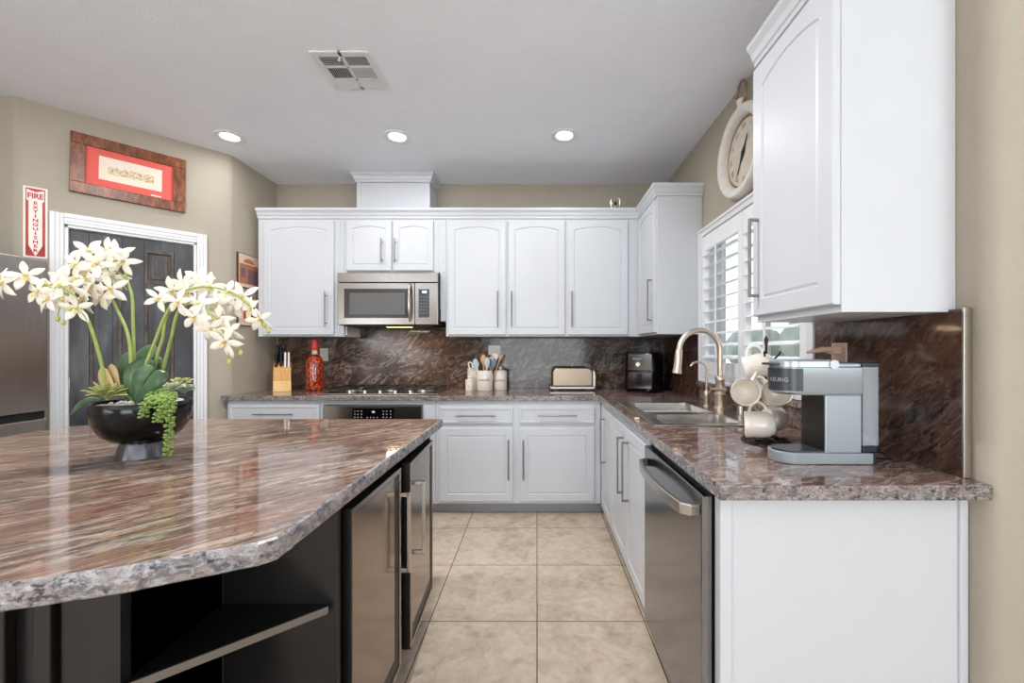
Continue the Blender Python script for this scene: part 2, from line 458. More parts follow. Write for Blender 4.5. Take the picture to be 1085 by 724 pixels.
        if bevel:
            b = o.modifiers.new('bevel', 'BEVEL'); b.width = bevel; b.segments = seg; b.limit_method = 'ANGLE'; b.angle_limit = math.radians(40)
        return o
WORLD = {}
def world_of(o):
    while o is not None:
        if o.name in WORLD: return WORLD[o.name]
        o = o.parent
    return Matrix.Identity(4)
def tag(o, label, cat, group=None):
    o['label'] = label; o['category'] = cat
    if group: o['group'] = group
    return o
def thing(name, label, cat, loc=(0, 0, 0), rz=0.0, group=None):
    o = bpy.data.objects.new(name, None); COL.objects.link(o)
    o.empty_display_size = 0.05
    o.location = loc; o.rotation_euler = (0, 0, rz)
    WORLD[o.name] = Matrix.Translation(Vector(loc)) @ Matrix.Rotation(rz, 4, 'Z')
    return tag(o, label, cat, group)
def struct(o):
    o['kind'] = 'structure'; return o
def dup(root, loc, rz=0.0, label=None, group=None):
    def rec(o, par):
        c = o.copy(); COL.objects.link(c)
        if par is not None: c.parent = par
        for ch in list(o.children): rec(ch, c)
        return c
    r = rec(root, None); r.location = loc; r.rotation_euler = (0, 0, rz)
    if label: r['label'] = label
    if group: r['group'] = group
    return r
def TR(loc, rz=0.0, rx=0.0, ry=0.0):
    return Matrix.Translation(Vector(loc)) @ Euler((rx, ry, rz)).to_matrix().to_4x4()
def text_geo(body, size, extrude=0.0, align='CENTER', bold=0.0):
    cu = bpy.data.curves.new('lettering', 'FONT'); cu.body = body; cu.size = size; cu.extrude = extrude
    cu.align_x = align; cu.align_y = 'CENTER'; cu.resolution_u = 3; cu.offset = bold * size
    o = bpy.data.objects.new('lettering', cu); COL.objects.link(o)
    dg = bpy.context.evaluated_depsgraph_get(); dg.update()
    me = bpy.data.meshes.new_from_object(o.evaluated_get(dg))
    vs = [v.co.copy() for v in me.vertices]; fs = [tuple(p.vertices) for p in me.polygons]
    bpy.data.objects.remove(o); bpy.data.curves.remove(cu); bpy.data.meshes.remove(me)
    return vs, fs
def face_T(loc, facing):
    """places local x (right), y (up), z (out) text on a vertical face; facing = horizontal unit normal"""
    n = Vector((facing[0], facing[1], 0)).normalized(); up = Vector((0, 0, 1)); right = up.cross(n)
    m = Matrix(((right.x, up.x, n.x, loc[0]), (right.y, up.y, n.y, loc[1]), (right.z, up.z, n.z, loc[2]), (0, 0, 0, 1)))
    return m

# ------------------------------------------------------------------ the room
CZ = 2.77; XW = 1.17; YB = 3.74
RP = [(-3.8, -6.2), (3.1, -6.2), (3.1, 1.18), (XW + 0.14, 1.18), (XW + 0.14, 3.86), (-3.8, 3.86)]
mb = MB(); mb.prism(RP, -0.05, 0.0); struct(mb.build('floor', 'floor'))
mb = MB(); mb.prism(RP, CZ, CZ + 0.1); struct(mb.build('ceiling', 'ceiling'))
mb = MB(); mb.box(-2.50, YB, 0, XW + 0.12, YB + 0.12, CZ); struct(mb.build('wall_back', 'wall'))
def wall_cells(name, axis, c0, c1, us, zs, holes, mat='wall'):
    """wall slab normal to axis with rectangular holes (cells)"""
    m = MB()
    g = MB()
    g.grid_slab(us, zs, lambda i, j: (i, j) not in holes, 0, 1)
    for p in g.v:
        t = c0 + (c1 - c0) * p.z
        m.v.append(Vector((t, p.x, p.y)) if axis == 'x' else Vector((p.x, t, p.y)))
    m.f = g.f if axis == 'x' else [f[::-1] for f in g.f]
    m.m = g.m
    return struct(m.build(name, mat))
WY0, WY1, WZ0, WZ1 = 1.75, 2.86, 1.085, 2.045
# right wall with the sink window, ending in a rounded corner; then the wall turns to face the living room
wall_cells('wall_right', 'x', XW, XW + 0.14, [1.18, WY0, WY1, YB], [0, WZ0, WZ1, CZ], {(1, 1)})
mb = MB()
r = 0.045
poly = [(3.0, 1.045), (3.0, 1.18), (XW, 1.18), (XW, 1.045 + r)] + [(XW + r - r * math.cos(a), 1.045 + r - r * math.sin(a)) for a in [PI / 2 * k / 8 for k in range(1, 9)]]
mb.prism(poly, 0, CZ); struct(mb.build('wall_front_right', 'wall', smooth=True, angle=30))
# left return wall, pantry wall at 45 degrees, fridge recess wall
A = Vector((-2.37, 3.18)); dl = Vector((-0.7071, -0.7071)); nl = Vector((0.7071, -0.7071))   # diagonal: along, outward normal
def D(s, off=0.0, z=0.0):
    p = A + dl * s + nl * off
    return Vector((p.x, p.y, z))
L_D = 1.04
mb = MB()
pin = []
def fil(c, r0, a0, a1, n=6):
    return [(c[0] + r0 * math.cos(a0 + (a1 - a0) * k / n), c[1] + r0 * math.sin(a0 + (a1 - a0) * k / n)) for k in range(n + 1)]
mb.prism([(-2.37, YB), (-2.37, 3.20), (-2.374, 3.187), (-2.384, 3.166), (-2.45, 3.10), (-2.53, 3.18), (-2.50, 3.26), (-2.50, YB)], 0, CZ)
struct(mb.build('wall_left', 'wall', smooth=True, angle=30))
# diagonal wall with the doorway
S0, S1, HD = 0.205, 0.850, 2.052
def dwall(m, sa, sb, za, zb, oa=-0.10, ob=0.0, mi=0):
    q = [D(sa, oa), D(sb, oa), D(sb, ob), D(sa, ob)]
    m.prism([(p.x, p.y) for p in q], za, zb, mi)
mb = MB(); dwall(mb, 0.1131, S0, 0, CZ); dwall(mb, S1, L_D - 0.012, 0, CZ); dwall(mb, S0, S1, HD, CZ)
struct(mb.build('wall_pantry', 'wall'))
c1 = D(L_D)
mb = MB(); mb.prism([(c1.x + 0.012, c1.y + 0.010), (c1.x - 0.004, c1.y), (c1.x - 0.02, c1.y - 0.003), (-3.8, c1.y - 0.003), (-3.8, c1.y + 0.12), (c1.x, c1.y + 0.12)], 0, CZ)
struct(mb.build('wall_recess', 'wall', smooth=True, angle=30))
# living room shell behind the camera, with its window openings
wall_cells('wall_west', 'x', -3.8, -3.68, [-6.2, -4.62, -1.18, 2.5], [0, 0.36, 2.34, CZ], {(1, 1)})
wall_cells('wall_east', 'x', 2.98, 3.1, [-6.2, -4.62, -1.18, 1.18], [0, 0.42, 2.38, CZ], {(1, 1)})
wall_cells('wall_front', 'y', -6.2, -6.08, [-3.68, -1.55, 1.55, 2.98], [0, 0.15, 2.45, CZ], {(1, 1)})

# ---- doorway: casing and black panel door (closed)
mb = MB()
def dbar(m, sa, sb, za, zb, o0, o1, mi=0): dwall(m, sa, sb, za, zb, o0, o1, mi)
def casing_profile(m, sa, sb, za, zb, vertical, inner_low):
    w = (sb - sa) if vertical else (zb - za)
    steps = [(0.0, 0.30, 0.013), (0.30, 0.62, 0.017), (0.62, 1.0, 0.023)]
    for u0, u1, d in steps:
        if vertical:
            a, b = (sa + w * u0, sa + w * u1) if inner_low else (sb - w * u1, sb - w * u0)
            dbar(m, a, b, za, zb, 0.0, d)
        else:
            dbar(m, sa, sb, za + w * u0, za + w * u1, 0.0, d)
door_root = thing('door_1', 'distressed black panel pantry door in a white casing', 'door', (D(0.53).x, D(0.53).y, 0))
struct(door_root); 
for k in ('label', 'category'): del door_root[k]
mb = MB()
casing_profile(mb, S0 - 0.058, S0, 0, HD + 0.066, True, False)
casing_profile(mb, S1, S1 + 0.058, 0, HD + 0.066, True, True)
casing_profile(mb, S0, S1, HD, HD + 0.066, False, True)
dbar(mb, S0, S0 + 0.018, 0, HD, -0.10, 0.0); dbar(mb, S1 - 0.018, S1, 0, HD, -0.10, 0.0); dbar(mb, S0, S1, HD - 0.018, HD, -0.10, 0.0)
mb.build('door_casing', 'trim', door_root, bevel=0.003)
ds0, ds1 = S0 + 0.02, S1 - 0.02
W = ds1 - ds0
leaf = MB(); worn = MB()
us = [0, 0.17, 0.43, 0.61, 0.86, 1.0]; us = [ds0 + W * u for u in us]
zs = [0.012, 0.22, 0.88, 1.025, 1.633, 1.727, 1.96, 2.030]
for i in range(5):
    for j in range(7):
        hole = i in (1, 3) and j in (1, 3, 5)
        if not hole: dbar(leaf, us[i], us[i + 1], zs[j], zs[j + 1], -0.062, -0.028)
        else:
            sa, sb, za, zb = us[i], us[i + 1], zs[j], zs[j + 1]
            dbar(leaf, sa, sb, za, zb, -0.060, -0.044)
            t = 0.020
            for (a, b, c, d) in ((sa, sb, zb - t, zb), (sa, sb, za, za + t), (sa, sa + t, za + t, zb - t), (sb - t, sb, za + t, zb - t)):
                dbar(worn, a, b, c, d, -0.045, -0.024 if j == 5 else -0.030)
            mg = 0.034 if j == 5 else 0.045
            dbar(worn if j == 5 else leaf, sa + mg, sb - mg, za + mg, zb - mg, -0.045, -0.034)
            if j == 5: dbar(leaf, sa + mg + .016, sb - mg - .016, za + mg + .016, zb - mg - .016, -0.036, -0.0325)
lf = leaf.build('door_leaf', 'door_black', door_root, bevel=0.0015)
worn.build('panel_molding', 'door_worn', lf, bevel=0.004)
for z in (0.25, 1.04, 1.82):
    mb = MB(); mb.cyl(D(S1 - 0.014, -0.012, z - 0.05), D(S1 - 0.014, -0.012, z + 0.05), 0.007, 10)
    dbar(mb, S1 - 0.022, S1 - 0.004, z - 0.045, z + 0.045, -0.022, -0.010)
    mb.build('hinge', 'nickel', door_root)
mb = MB(); q = D(ds0 + 0.06, -0.028, 0.97); mb.cyl(q, q + Vector((nl.x, nl.y, 0)) * 0.05, 0.012, 12); mb.ball(q + Vector((nl.x, nl.y, 0)) * 0.055, 0.026, 16)
mb.build('door_knob', 'handle', lf, smooth=True)

# ---- sink window: casing, sash, glass; plantation shutters are two separate panels
win = thing('window_1', 'x', 'x', (XW + 0.07, 2.305, WZ0)); struct(win)
for k in ('label', 'category'): del win[k]
mb = MB()
def ring(m, y0, y1, z0, z1, w, xa, xb, mi=0):
    m.box(xa, y0, z0, xb, y0 + w, z1, mi); m.box(xa, y1 - w, z0, xb, y1, z1, mi)
    m.box(xa, y0 + w, z0, xb, y1 - w, z0 + w, mi); m.box(xa, y0 + w, z1 - w, xb, y1 - w, z1, mi)
ring(mb, WY0 - 0.048, WY1 + 0.048, WZ0 - 0.045, WZ1 + 0.055, 0.052, XW - 0.022, XW)
ring(mb, WY0 - 0.048, WY1 + 0.048, WZ0 - 0.045, WZ1 + 0.055, 0.020, XW - 0.030, XW - 0.02)
mb.build('window_casing', 'trim', win, bevel=0.003)
mb = MB(); ring(mb, WY0 + .0005, WY1 - .0005, WZ0 + .0005, WZ1 - .0005, 0.003, XW + .0005, XW + 0.0995); mb.build('window_jamb', 'trim', win)
mb = MB(); ring(mb, WY0, WY1, WZ0, WZ1, 0.035, XW + 0.10, XW + 0.13)
mb.box(XW + 0.10, 2.28, WZ0 + 0.035, XW + 0.13, 2.32, WZ1 - 0.035); mb.build('window_sash', 'trim', win, bevel=0.002)
mb = MB(); mb.box(XW + 0.112, WY0 + 0.03, WZ0 + 0.03, XW + 0.117, WY1 - 0.03, WZ1 - 0.03); mb.build('window_glass', 'glass', win)
def shutter(y0, y1, label):
    t = thing('plantation_shutter', label, 'window shutter', (XW, (y0 + y1) / 2, WZ0 + 0.01))
    xa, xb = XW - 0.020, XW + 0.010
    z0, z1 = WZ0 + 0.01, WZ1 - 0.005
    st = 0.045; rb, rt = 0.085, 0.100
    m = MB(); m.box(xa, y0, z0, xb, y0 + st, z1); m.box(xa, y1 - st, z0, xb, y1, z1)
    m.box(xa, y0 + st, z0, xb, y1 - st, z0 + rb); m.box(xa, y0 + st, z1 - rt, xb, y1 - st, z1)
    m.build('shutter_frame', 'louver', t, bevel=0.003)
    n = 10; za, zb = z0 + rb, z1 - rt; pitch = (zb - za) / n
    for k in range(n):
        zc = za + pitch * (k + 0.5)
        lm = MB(); hw = 0.040
        prof = []
        for a in range(12):
            th = 2 * PI * a / 12; prof.append((hw * math.cos(th), 0.0055 * math.sin(th)))
        tilt = math.radians(14)
        vs = []
        for yy in (y0 + st + 0.001, y1 - st - 0.001):
            for (u, w_) in prof:
                vs.append(((xa + xb) / 2 + u * math.cos(tilt) - w_ * math.sin(tilt), yy, zc + u * math.sin(tilt) + w_ * math.cos(tilt)))
        fs = [(a, (a + 1) % 12, 12 + (a + 1) % 12, 12 + a) for a in range(12)] + [tuple(range(12))[::-1], tuple(range(12, 24))]
        lm.add(vs, fs); lm.build('louver', 'louver', t, smooth=True, angle=50)
    yc = (y0 + y1) / 2
    m = MB(); m.box(xa - 0.032, yc - 0.006, za + 0.01, xa - 0.024, yc + 0.006, zb - 0.02)
    m.build('tilt_rod', 'louver', t, bevel=0.002)
shutter(2.308, WY1 - 0.005, 'white louvered shutter panel on the far half of the sink window, beside the corner cabinet')
shutter(WY0 + 0.005, 2.302, 'white louvered shutter panel on the near half of the sink window, behind the mug tree')
# what lies outside the sink window
mb = MB(); mb.box(XW + 0.3, -1, -0.3, 8, 12, -0.2); struct(mb.build('ground', 'gravel'))
t = tag(MB().box(5.4, -1.0, -0.2, 5.6, 9.0, 1.75).build('garden_wall', 'stucco'), 'pale garden wall outside the sink window', 'wall')
hm = MB()
for k in range(34):
    hm.ball((4.1 + random.uniform(-.2, .2), 1.5 + k * 0.2, 0.4 + random.uniform(0, 1.0)), random.uniform(.28, .42), 10)
tag(hm.build('hedge', 'hedge', smooth=True), 'grey green hedge glimpsed through the shutter louvers', 'hedge')

# ------------------------------------------------------------------ ceiling fixtures
def ceiling_light(px, py, label, watt=3.0, at=None):
    Y = (CZ - CH) * F / (VY - py); X = (px - VX) * Y / F
    if at: X, Y = at
    t = thing('recessed_ceiling_light', label, 'ceiling light', (X, Y, CZ), group='recessed ceiling lights')
    m = MB(); m.lathe([(0.056, -0.001), (0.062, -0.005), (0.084, -0.009), (0.094, -0.006), (0.096, 0.0)], (X, Y, CZ), 36, closed=True); m.build('trim_ring', 'trim', t, smooth=True)
    m = MB(); m.lathe([(0.052, -0.0035), (0.060, -0.001)], (X, Y, CZ), 32); m.build('light_lens', 'bulb', t)
    l = bpy.data.lights.new('downlight', 'AREA'); l.shape = 'DISK'; l.size = 0.12; l.energy = watt; l.color = (0.97, 0.975, 1.0)
    lo = bpy.data.objects.new('downlight', l); COL.objects.link(lo); lo.parent = t; lo.location = (0, 0, -0.012)
ceiling_light(243.5, 145, 'round recessed ceiling light nearest the pantry wall, leftmost of three', 2.2)
ceiling_light(421, 145, 'round recessed ceiling light in front of the range hood box, middle of three')
ceiling_light(598, 143.5, 'round recessed ceiling light above the sink aisle, rightmost of three')
for X_, lb in ((-1.85, 'added ceiling fill light over the orchid end of the island, out of view'), (-.40, 'added ceiling fill light over the aisle end of the island, out of view')):
    ceiling_light(0, 0, lb, 19, (X_, 1.60))  # unseen downlights, added to lift the base cabinet fronts and the floor
vx0, vx1, vy0, vy1 = -1.152, -0.848, 2.066, 2.362
t = thing('ceiling_vent', 'white square ceiling air vent with dark louvred openings', 'air vent', ((vx0 + vx1) / 2, (vy0 + vy1) / 2, CZ))
mb = MB(); mb.box(vx0 + .02, vy0 + .02, CZ - 0.003, vx1 - .02, vy1 - .02, CZ - 0.001); mb.build('duct_opening', 'gap', t)
fr = MB(); zt, zb_ = CZ - 0.001, CZ - 0.010
xc = (vx0 + vx1) / 2
ysl = [vy0, vy0 + .035, vy0 + .035 + .07, vy0 + .035 + .085, vy0 + .205, vy0 + .22, vy1 - .025, vy1]
fr.box(vx0, vy0, zb_, vx0 + .03, vy1, zt); fr.box(vx1 - .03, vy0, zb_, vx1, vy1, zt); fr.box(xc - .009, vy0, zb_, xc + .009, vy1, zt)
for a, b in ((0, 1), (2, 3), (4, 5), (6, 7)): fr.box(vx0 + .03, ysl[a], zb_, vx1 - .03, ysl[b], zt)
fr.build('vent_frame', 'vent', t, bevel=0.002)
def vslat(x0, x1, y0, y1, along_x, n, tilt, nm='vent_slat'):
    m = MB()
    for k in range(n):
        u = (k + 0.5) / n
        if along_x:
            yc = y0 + (y1 - y0) * u; T = TR((0, yc, CZ - 0.007), 0, tilt); m.box(x0, -0.0055, -0.0006, x1, 0.0055, 0.0006, T=T)
        else:
            xx = x0 + (x1 - x0) * u; T = TR((xx, 0, CZ - 0.007), 0, 0, tilt); m.box(-0.0050, y0, -0.0006, 0.0050, y1, 0.0006, T=T)
    m.build(nm, 'vent', t)
vslat(vx0 + .03, xc - .009, ysl[1], ysl[2], True, 5, 0.9); vslat(xc + .009, vx1 - .03, ysl[1], ysl[2], True, 5, 0.9)
vslat(vx0 + .03, xc - .009, ysl[3], ysl[4], False, 10, 0.75); vslat(xc + .009, vx1 - .03, ysl[3], ysl[4], False, 10, -1.0)
vslat(vx0 + .03, xc - .009, ysl[5], ysl[6], True, 6, -0.3); vslat(xc + .009, vx1 - .03, ysl[5], ysl[6], True, 6, -0.3)
mb = MB(); mb.ball((xc - 0.02, vy0 + .05, CZ - 0.014), 0.009, 10); mb.cyl((xc - 0.02, vy0 + .05, CZ - 0.014), (xc - 0.005, vy0 + .03, CZ - 0.012), 0.004, 8)
mb.build('damper_lever', 'vent', t, smooth=True)

# ------------------------------------------------------------------ cabinet door builder
def door_shape(m, w, h, T, arch=False, t=0.020, fw=0.055, rise=0.030, bev=0.008, rec=0.005, groove=True):
    """door in the local x-z plane from (0,0) to (w,h), front at y=-t, back at y=0"""
    N = 14 if arch else 1
    def outline(ins):
        x0, x1, z0 = fw + ins, w - fw - ins, fw + ins
        zt = h - fw - ins
        pts = [(x0, z0), (x1, z0)]
        sh = 0.0
        for k in range(N + 1):
            u = k / N
            x = x1 + (x0 - x1) * u
            z = zt
            if arch:
                z = zt - rise + rise * math.sin(PI * u) ** 0.8
            pts.append((x, z))
        return pts
    out = [(0, 0), (w, 0)]
    for k in range(N + 1):
        out.append((w - w * k / N, h))
    L = len(out)
    o2 = outline(0.0)
    rings = [([(x, z) for x, z in out], 0.0), (out, -t + 0.004)]
    # softened outer edge
    cx, cz = w / 2, h / 2
    e = 0.004
    oe = []
    for x, z in out:
        oe.append((min(max(x, e), w - e), min(max(z, e), h - e)))
    rings.append((oe, -t))
    rings.append((o2, -t))
    rings.append((outline(bev * 0.5), -t + rec))
    rings.append((outline(bev), -t + rec))
    if groove:
        rings.append((outline(bev * 1.9), -t + rec * 0.35))
    vs = []; fs = []
    for pts, y in rings:
        vs += [(x, y, z) for x, z in pts]
    for r_ in range(len(rings) - 1):
        for k in range(L):
            k2 = (k + 1) % L
            fs.append((r_ * L + k, r_ * L + k2, (r_ + 1) * L + k2, (r_ + 1) * L + k))
    fs.append(tuple(range(L))[::-1])
    fs.append(tuple(range((len(rings) - 1) * L, len(rings) * L)))
    m.add(vs, fs, 0, T)
def bar_handle(p0, p1, out, r=0.0055, post=0.032, name='handle', parent=None, mat='handle', square=False):
    """bar between p0 and p1 standing 'post' in front of the face; out = outward unit vector"""
    p0, p1, out = Vector(p0), Vector(p1), Vector(out)
    d = (p1 - p0).normalized()
    m = MB()
    if square:
        u = d.cross(out).normalized()
        def bx(a, b, hw, hv):
            dd = (b - a).normalized(); s1 = u; s2 = dd.cross(u).normalized()
            vs = [a + s1 * i * hw + s2 * j * hv for i, j in ((-1, -1), (1, -1), (1, 1), (-1, 1))] + [b + s1 * i * hw + s2 * j * hv for i, j in ((-1, -1), (1, -1), (1, 1), (-1, 1))]
            m.add(vs, [(3, 2, 1, 0), (4, 5, 6, 7), (0, 1, 5, 4), (1, 2, 6, 5), (2, 3, 7, 6), (3, 0, 4, 7)])
        bx(p0 + out * post, p1 + out * post, r, r * 0.8)
        for q in (p0 + d * r, p1 - d * r): bx(q, q + out * post, r, r)
        return m.build(name, mat, parent, bevel=0.0015)
    m.cyl(p0 + out * post, p1 + out * post, r, 12)
    L = (p1 - p0).length
    for q in (p0 + d * min(0.035, L * 0.14), p1 - d * min(0.035, L * 0.14)): m.cyl(q, q + out * post, r * 0.8, 10)
    return m.build(name, mat, parent, smooth=True)

# faces: 'B' back run facing -Y, 'R' right run facing -X
def add_door(parent, face, a, b, z0, z1, plane, arch=False, handle=None, name='door', fw=0.055, hl=0.30, square=False, hmat='handle', groove=True, rise=0.03):
    """a..b: along X for back run, along Y (near..far) for right run; plane: coordinate of the door's back"""
    m = MB()
    if face == 'B':
        T = TR((a, plane, z0)); w = b - a
    else:
        T = TR((plane, b, z0), -PI / 2); w = b - a      # local x runs towards the camera
    door_shape(m, w, z1 - z0, T, arch, fw=fw, groove=groove, rise=rise)
    o = m.build(name, 'paint', parent)
    if handle:
        kind, u, v = handle          # ('v', position along, z bottom) or ('h', centre along, z)
        out = (0, -1, 0) if face == 'B' else (-1, 0, 0)
        pl = plane - 0.020
        if kind == 'v':
            p0 = (u, pl, v) if face == 'B' else (pl, u, v); p1 = (p0[0], p0[1], v + hl)
        else:
            p0 = (u - hl / 2, pl, v) if face == 'B' else (pl, u - hl / 2, v)
            p1 = (u + hl / 2, pl, v) if face == 'B' else (pl, u + hl / 2, v)
        bar_handle(p0, p1, out, parent=o, square=square, mat=hmat)
    return o

# ------------------------------------------------------------------ base cabinets, back run
FY = 3.125                                     # face frame plane
ZT = 0.873                                     # underside of the stone
def carcass(parent, x0, x1, y0, y1, z0=0.09, z1=ZT, name='carcass', toe=None):
    m = MB(); m.box(x0, y0, z0, x1, y1, z1); o = m.build(name, 'paint', parent, bevel=0.002)
    return o
t = thing('base_cabinet', 'white base cabinet with one wide top drawer below the knife block', 'cabinet', (-1.98, 3.43, 0))
carcass(t, -2.355, -1.632, FY, 3.735)
add_door(t, 'B', -2.335, -1.648, 0.705, 0.845, FY, handle=('h', -1.98, 0.775), name='drawer', fw=0.022, groove=False)
add_door(t, 'B', -2.335, -1.995, 0.115, 0.685, FY, handle=('v', -2.03, 0.35))
add_door(t, 'B', -1.988, -1.648, 0.115, 0.685, FY, handle=('v', -1.955, 0.35))
MB().box(-2.355, FY + .075, 0, -1.632, FY + .09, 0.09).build('toe_kick', 'toekick', t)

t = thing('oven_cabinet', 'white cabinet frame around the built-in oven below the cooktop', 'cabinet', (-1.24, 3.43, 0))
mb = MB(); mb.box(-1.630, FY, 0.09, -1.620, 3.735, ZT); mb.box(-0.868, FY, 0.09, -0.772, 3.735, ZT); mb.box(-1.62, FY, 0.842, -0.868, FY + 0.3, ZT); mb.box(-1.62, FY, 0.09, -0.868, FY + .5, 0.125)
mb.build('face_frame', 'paint', t, bevel=0.001)
MB().box(-1.630, FY + .075, 0, -0.772, FY + .09, 0.09).build('toe_kick', 'toekick', t)
t = thing('wall_oven', 'stainless steel built-in oven with black touch control panel under the cooktop', 'oven', (-1.244, 3.4, 0.126))
MB().box(-1.617, FY - .002, 0.128, -0.871, FY + 0.5, 0.838).build('oven_body', 'steel', t, bevel=0.002)
cp = MB().box(-1.617, FY - .022, 0.715, -0.871, FY - .002, 0.838).build('control_panel', 'steel', t, bevel=0.002)
MB().box(-1.392, FY - .026, 0.728, -1.082, FY - .022, 0.822).build('touch_display', 'gloss_black', cp, bevel=0.001)
mb = MB()
for xx in (-1.375, -1.352, -1.325, -1.16, -1.135, -1.105):
    for zz in (0.752, 0.775, 0.798): mb.box(xx - .004, FY - .0265, zz - .003, xx + .004, FY - .026, zz + .003)
mb.build('control_marks', 'outlet', cp)
MB().box(-1.245, FY - .0265, .785, -1.225, FY - .026, .800).build('clock_display', 'outlet', cp)
for k in range(4): MB().box(-1.285 + k * .025, FY - .0265, .748, -1.278 + k * .025, FY - .026, .753).build('touch_key', 'outlet', cp)
od = MB().box(-1.617, FY - .028, 0.132, -0.871, FY - .002, 0.708).build('oven_door', 'steel', t, bevel=0.003)
MB().box(-1.53, FY - .031, 0.20, -0.96, FY - .028, 0.60).build('door_window', 'glassdark', od)
bar_handle((-1.56, FY - .028, 0.66), (-0.93, FY - .028, 0.66), (0, -1, 0), r=.010, post=.045, parent=od, mat='nickel')

t = thing('base_cabinet', 'white base cabinet with two drawers over two doors, right of the oven', 'cabinet', (-0.13, 3.43, 0))
carcass(t, -0.770, 0.485, FY, 3.735)
hx = lambda px: (px - VX) * 3.10 / F
for (a, b) in ((465.3, 543.6), (550.3, 630.2)):
    add_door(t, 'B', hx(a), hx(b), 0.703, 0.826, FY, handle=('h', hx((a + b) / 2), 0.765), name='drawer', fw=0.018, groove=False)
add_door(t, 'B', hx(465.0), hx(543.6), 0.112, 0.668, FY, handle=('v', hx(538.8), 0.285))
add_door(t, 'B', hx(550.3), hx(630.2), 0.112, 0.668, FY, handle=('v', hx(554.6), 0.285))
MB().box(-0.770, FY + .075, 0, 0.485, FY + .09, 0.09).build('toe_kick', 'toekick', t)

# ------------------------------------------------------------------ base cabinets, right run (face at X = 0.49)
FX = 0.492; XB = XW - 0.003
t = thing('base_cabinet', 'white single door corner cabinet between the sink cabinet and the back run', 'cabinet', (0.83, 2.86, 0))
mb = MB(); mb.box(FX, 2.612, 0.09, XB, 3.73, ZT); mb.build('carcass', 'paint', t)
add_door(t, 'R', 2.625, 3.02, 0.115, 0.845, FX, handle=('v', 2.845, 0.475), square=True, hl=0.31)
mb = MB(); mb.box(FX + .065, 2.612, 0, FX + .08, 3.215, 0.09); mb.box(0.486, FY + .075, 0, FX + .065, FY + .09, 0.09); mb.build('toe_kick', 'toekick', t)
t = thing('sink_cabinet', 'white two door sink base cabinet beside the dishwasher', 'cabinet', (0.83, 2.19, 0))
mb = MB(); mb.box(FX, 1.772, 0.09, XB, 1.790, ZT); mb.box(FX, 2.59, 0.09, XB, 2.61, ZT); mb.box(FX, 1.79, 0.09, XB, 2.59, 0.11)
mb.box(FX, 1.79, 0.11, FX + .02, 2.59, ZT); mb.box(XB - .02, 1.79, 0.11, XB, 2.59, ZT); mb.build('carcass', 'paint', t)
add_door(t, 'R', 2.192, 2.600, 0.115, 0.845, FX, handle=('v', 2.245, 0.475), square=True, hl=0.31)
add_door(t, 'R', 1.782, 2.186, 0.115, 0.845, FX, handle=('v', 2.120, 0.475), square=True, hl=0.31)
MB().box(FX + .065, 1.772, 0, FX + .08, 2.61, 0.09).build('toe_kick', 'toekick', t)

# dishwasher
t = thing('dishwasher', 'stainless steel dishwasher with bowed bar handle next to the white end panel', 'dishwasher', (0.8, 1.455, 0))
MB().box(FX + .002, 1.160, 0.10, XB - .03, 1.765, 0.858).build('tub_housing', 'gap', t)
dd = MB().box(0.461, 1.150, 0.105, FX + .001, 1.762, 0.852).build('door', 'steel_y', t, bevel=0.004)
MB().box(FX - .004, 1.155, 0.853, FX + .05, 1.762, 0.862).build('control_strip', 'black', dd)
mb = MB()
pts = []
N = 24
for k in range(N + 1):
    u = k / N; y = 1.195 + (1.720 - 1.195) * u
    bow = 0.020 + 0.034 * (math.sin(PI * u)) ** 0.55
    pts.append((0.461 - bow if 0 < k < N else 0.458, y, 0.792))
vs = []; fs = []
for k, p in enumerate(pts):
    hw = 0.017; th = 0.008
    for (dx, dz) in ((-th, -hw), (th, -hw), (th, hw), (-th, hw)): vs.append((p[0] + dx, p[1], p[2] + dz))
for k in range(N):
    for j in range(4):
        j2 = (j + 1) % 4; fs.append((k * 4 + j, k * 4 + j2, (k + 1) * 4 + j2, (k + 1) * 4 + j))
fs += [(3, 2, 1, 0), (N * 4, N * 4 + 1, N * 4 + 2, N * 4 + 3)]
mb.add(vs, fs); mb.build('handle', 'nickel', dd, bevel=0.004, seg=3)
MB().box(FX + .055, 1.155, 0.0, FX + .07, 1.765, 0.098).build('toe_kick', 'black', t)

# end panel facing the camera
t = thing('end_panel', 'plain white cabinet end panel under the right end of the stone counter', 'cabinet panel', (0.83, 1.13, 0))
MB().box(FX + .004, 1.118, 0.0, XB, 1.145, ZT).build('panel', 'paint', t, bevel=0.001)
for xa, xb in ((FX + .004, FX + .035), (XB - .022, XB)): MB().box(xa, 1.110, 0.0, xb, 1.118, ZT).build('edge_trim', 'paint', t, bevel=0.002)

# ------------------------------------------------------------------ stone counter, splashbacks, sill
CT0, CT1 = 0.874, 0.914
xs = [-2.387, -1.60, -0.80, 0.468, 0.575, 0.975, XB]; ys = [1.048, 1.895, 2.165, 2.225, 2.645, 3.098, YB - .002]
def cfill(i, j):
    if j == 5: return True
    if i < 3: return False
    if i == 4 and j in (1, 3): return False
    return True
mb = MB(); mb.grid_slab(xs, ys, cfill, CT0, CT1, 0, 1)
ct = mb.build('stone_countertop', ['granite_counter', 'granite_edge'], bevel=0.004)
tag(ct, 'polished brown granite counter running along the back wall and round under the window', 'countertop')
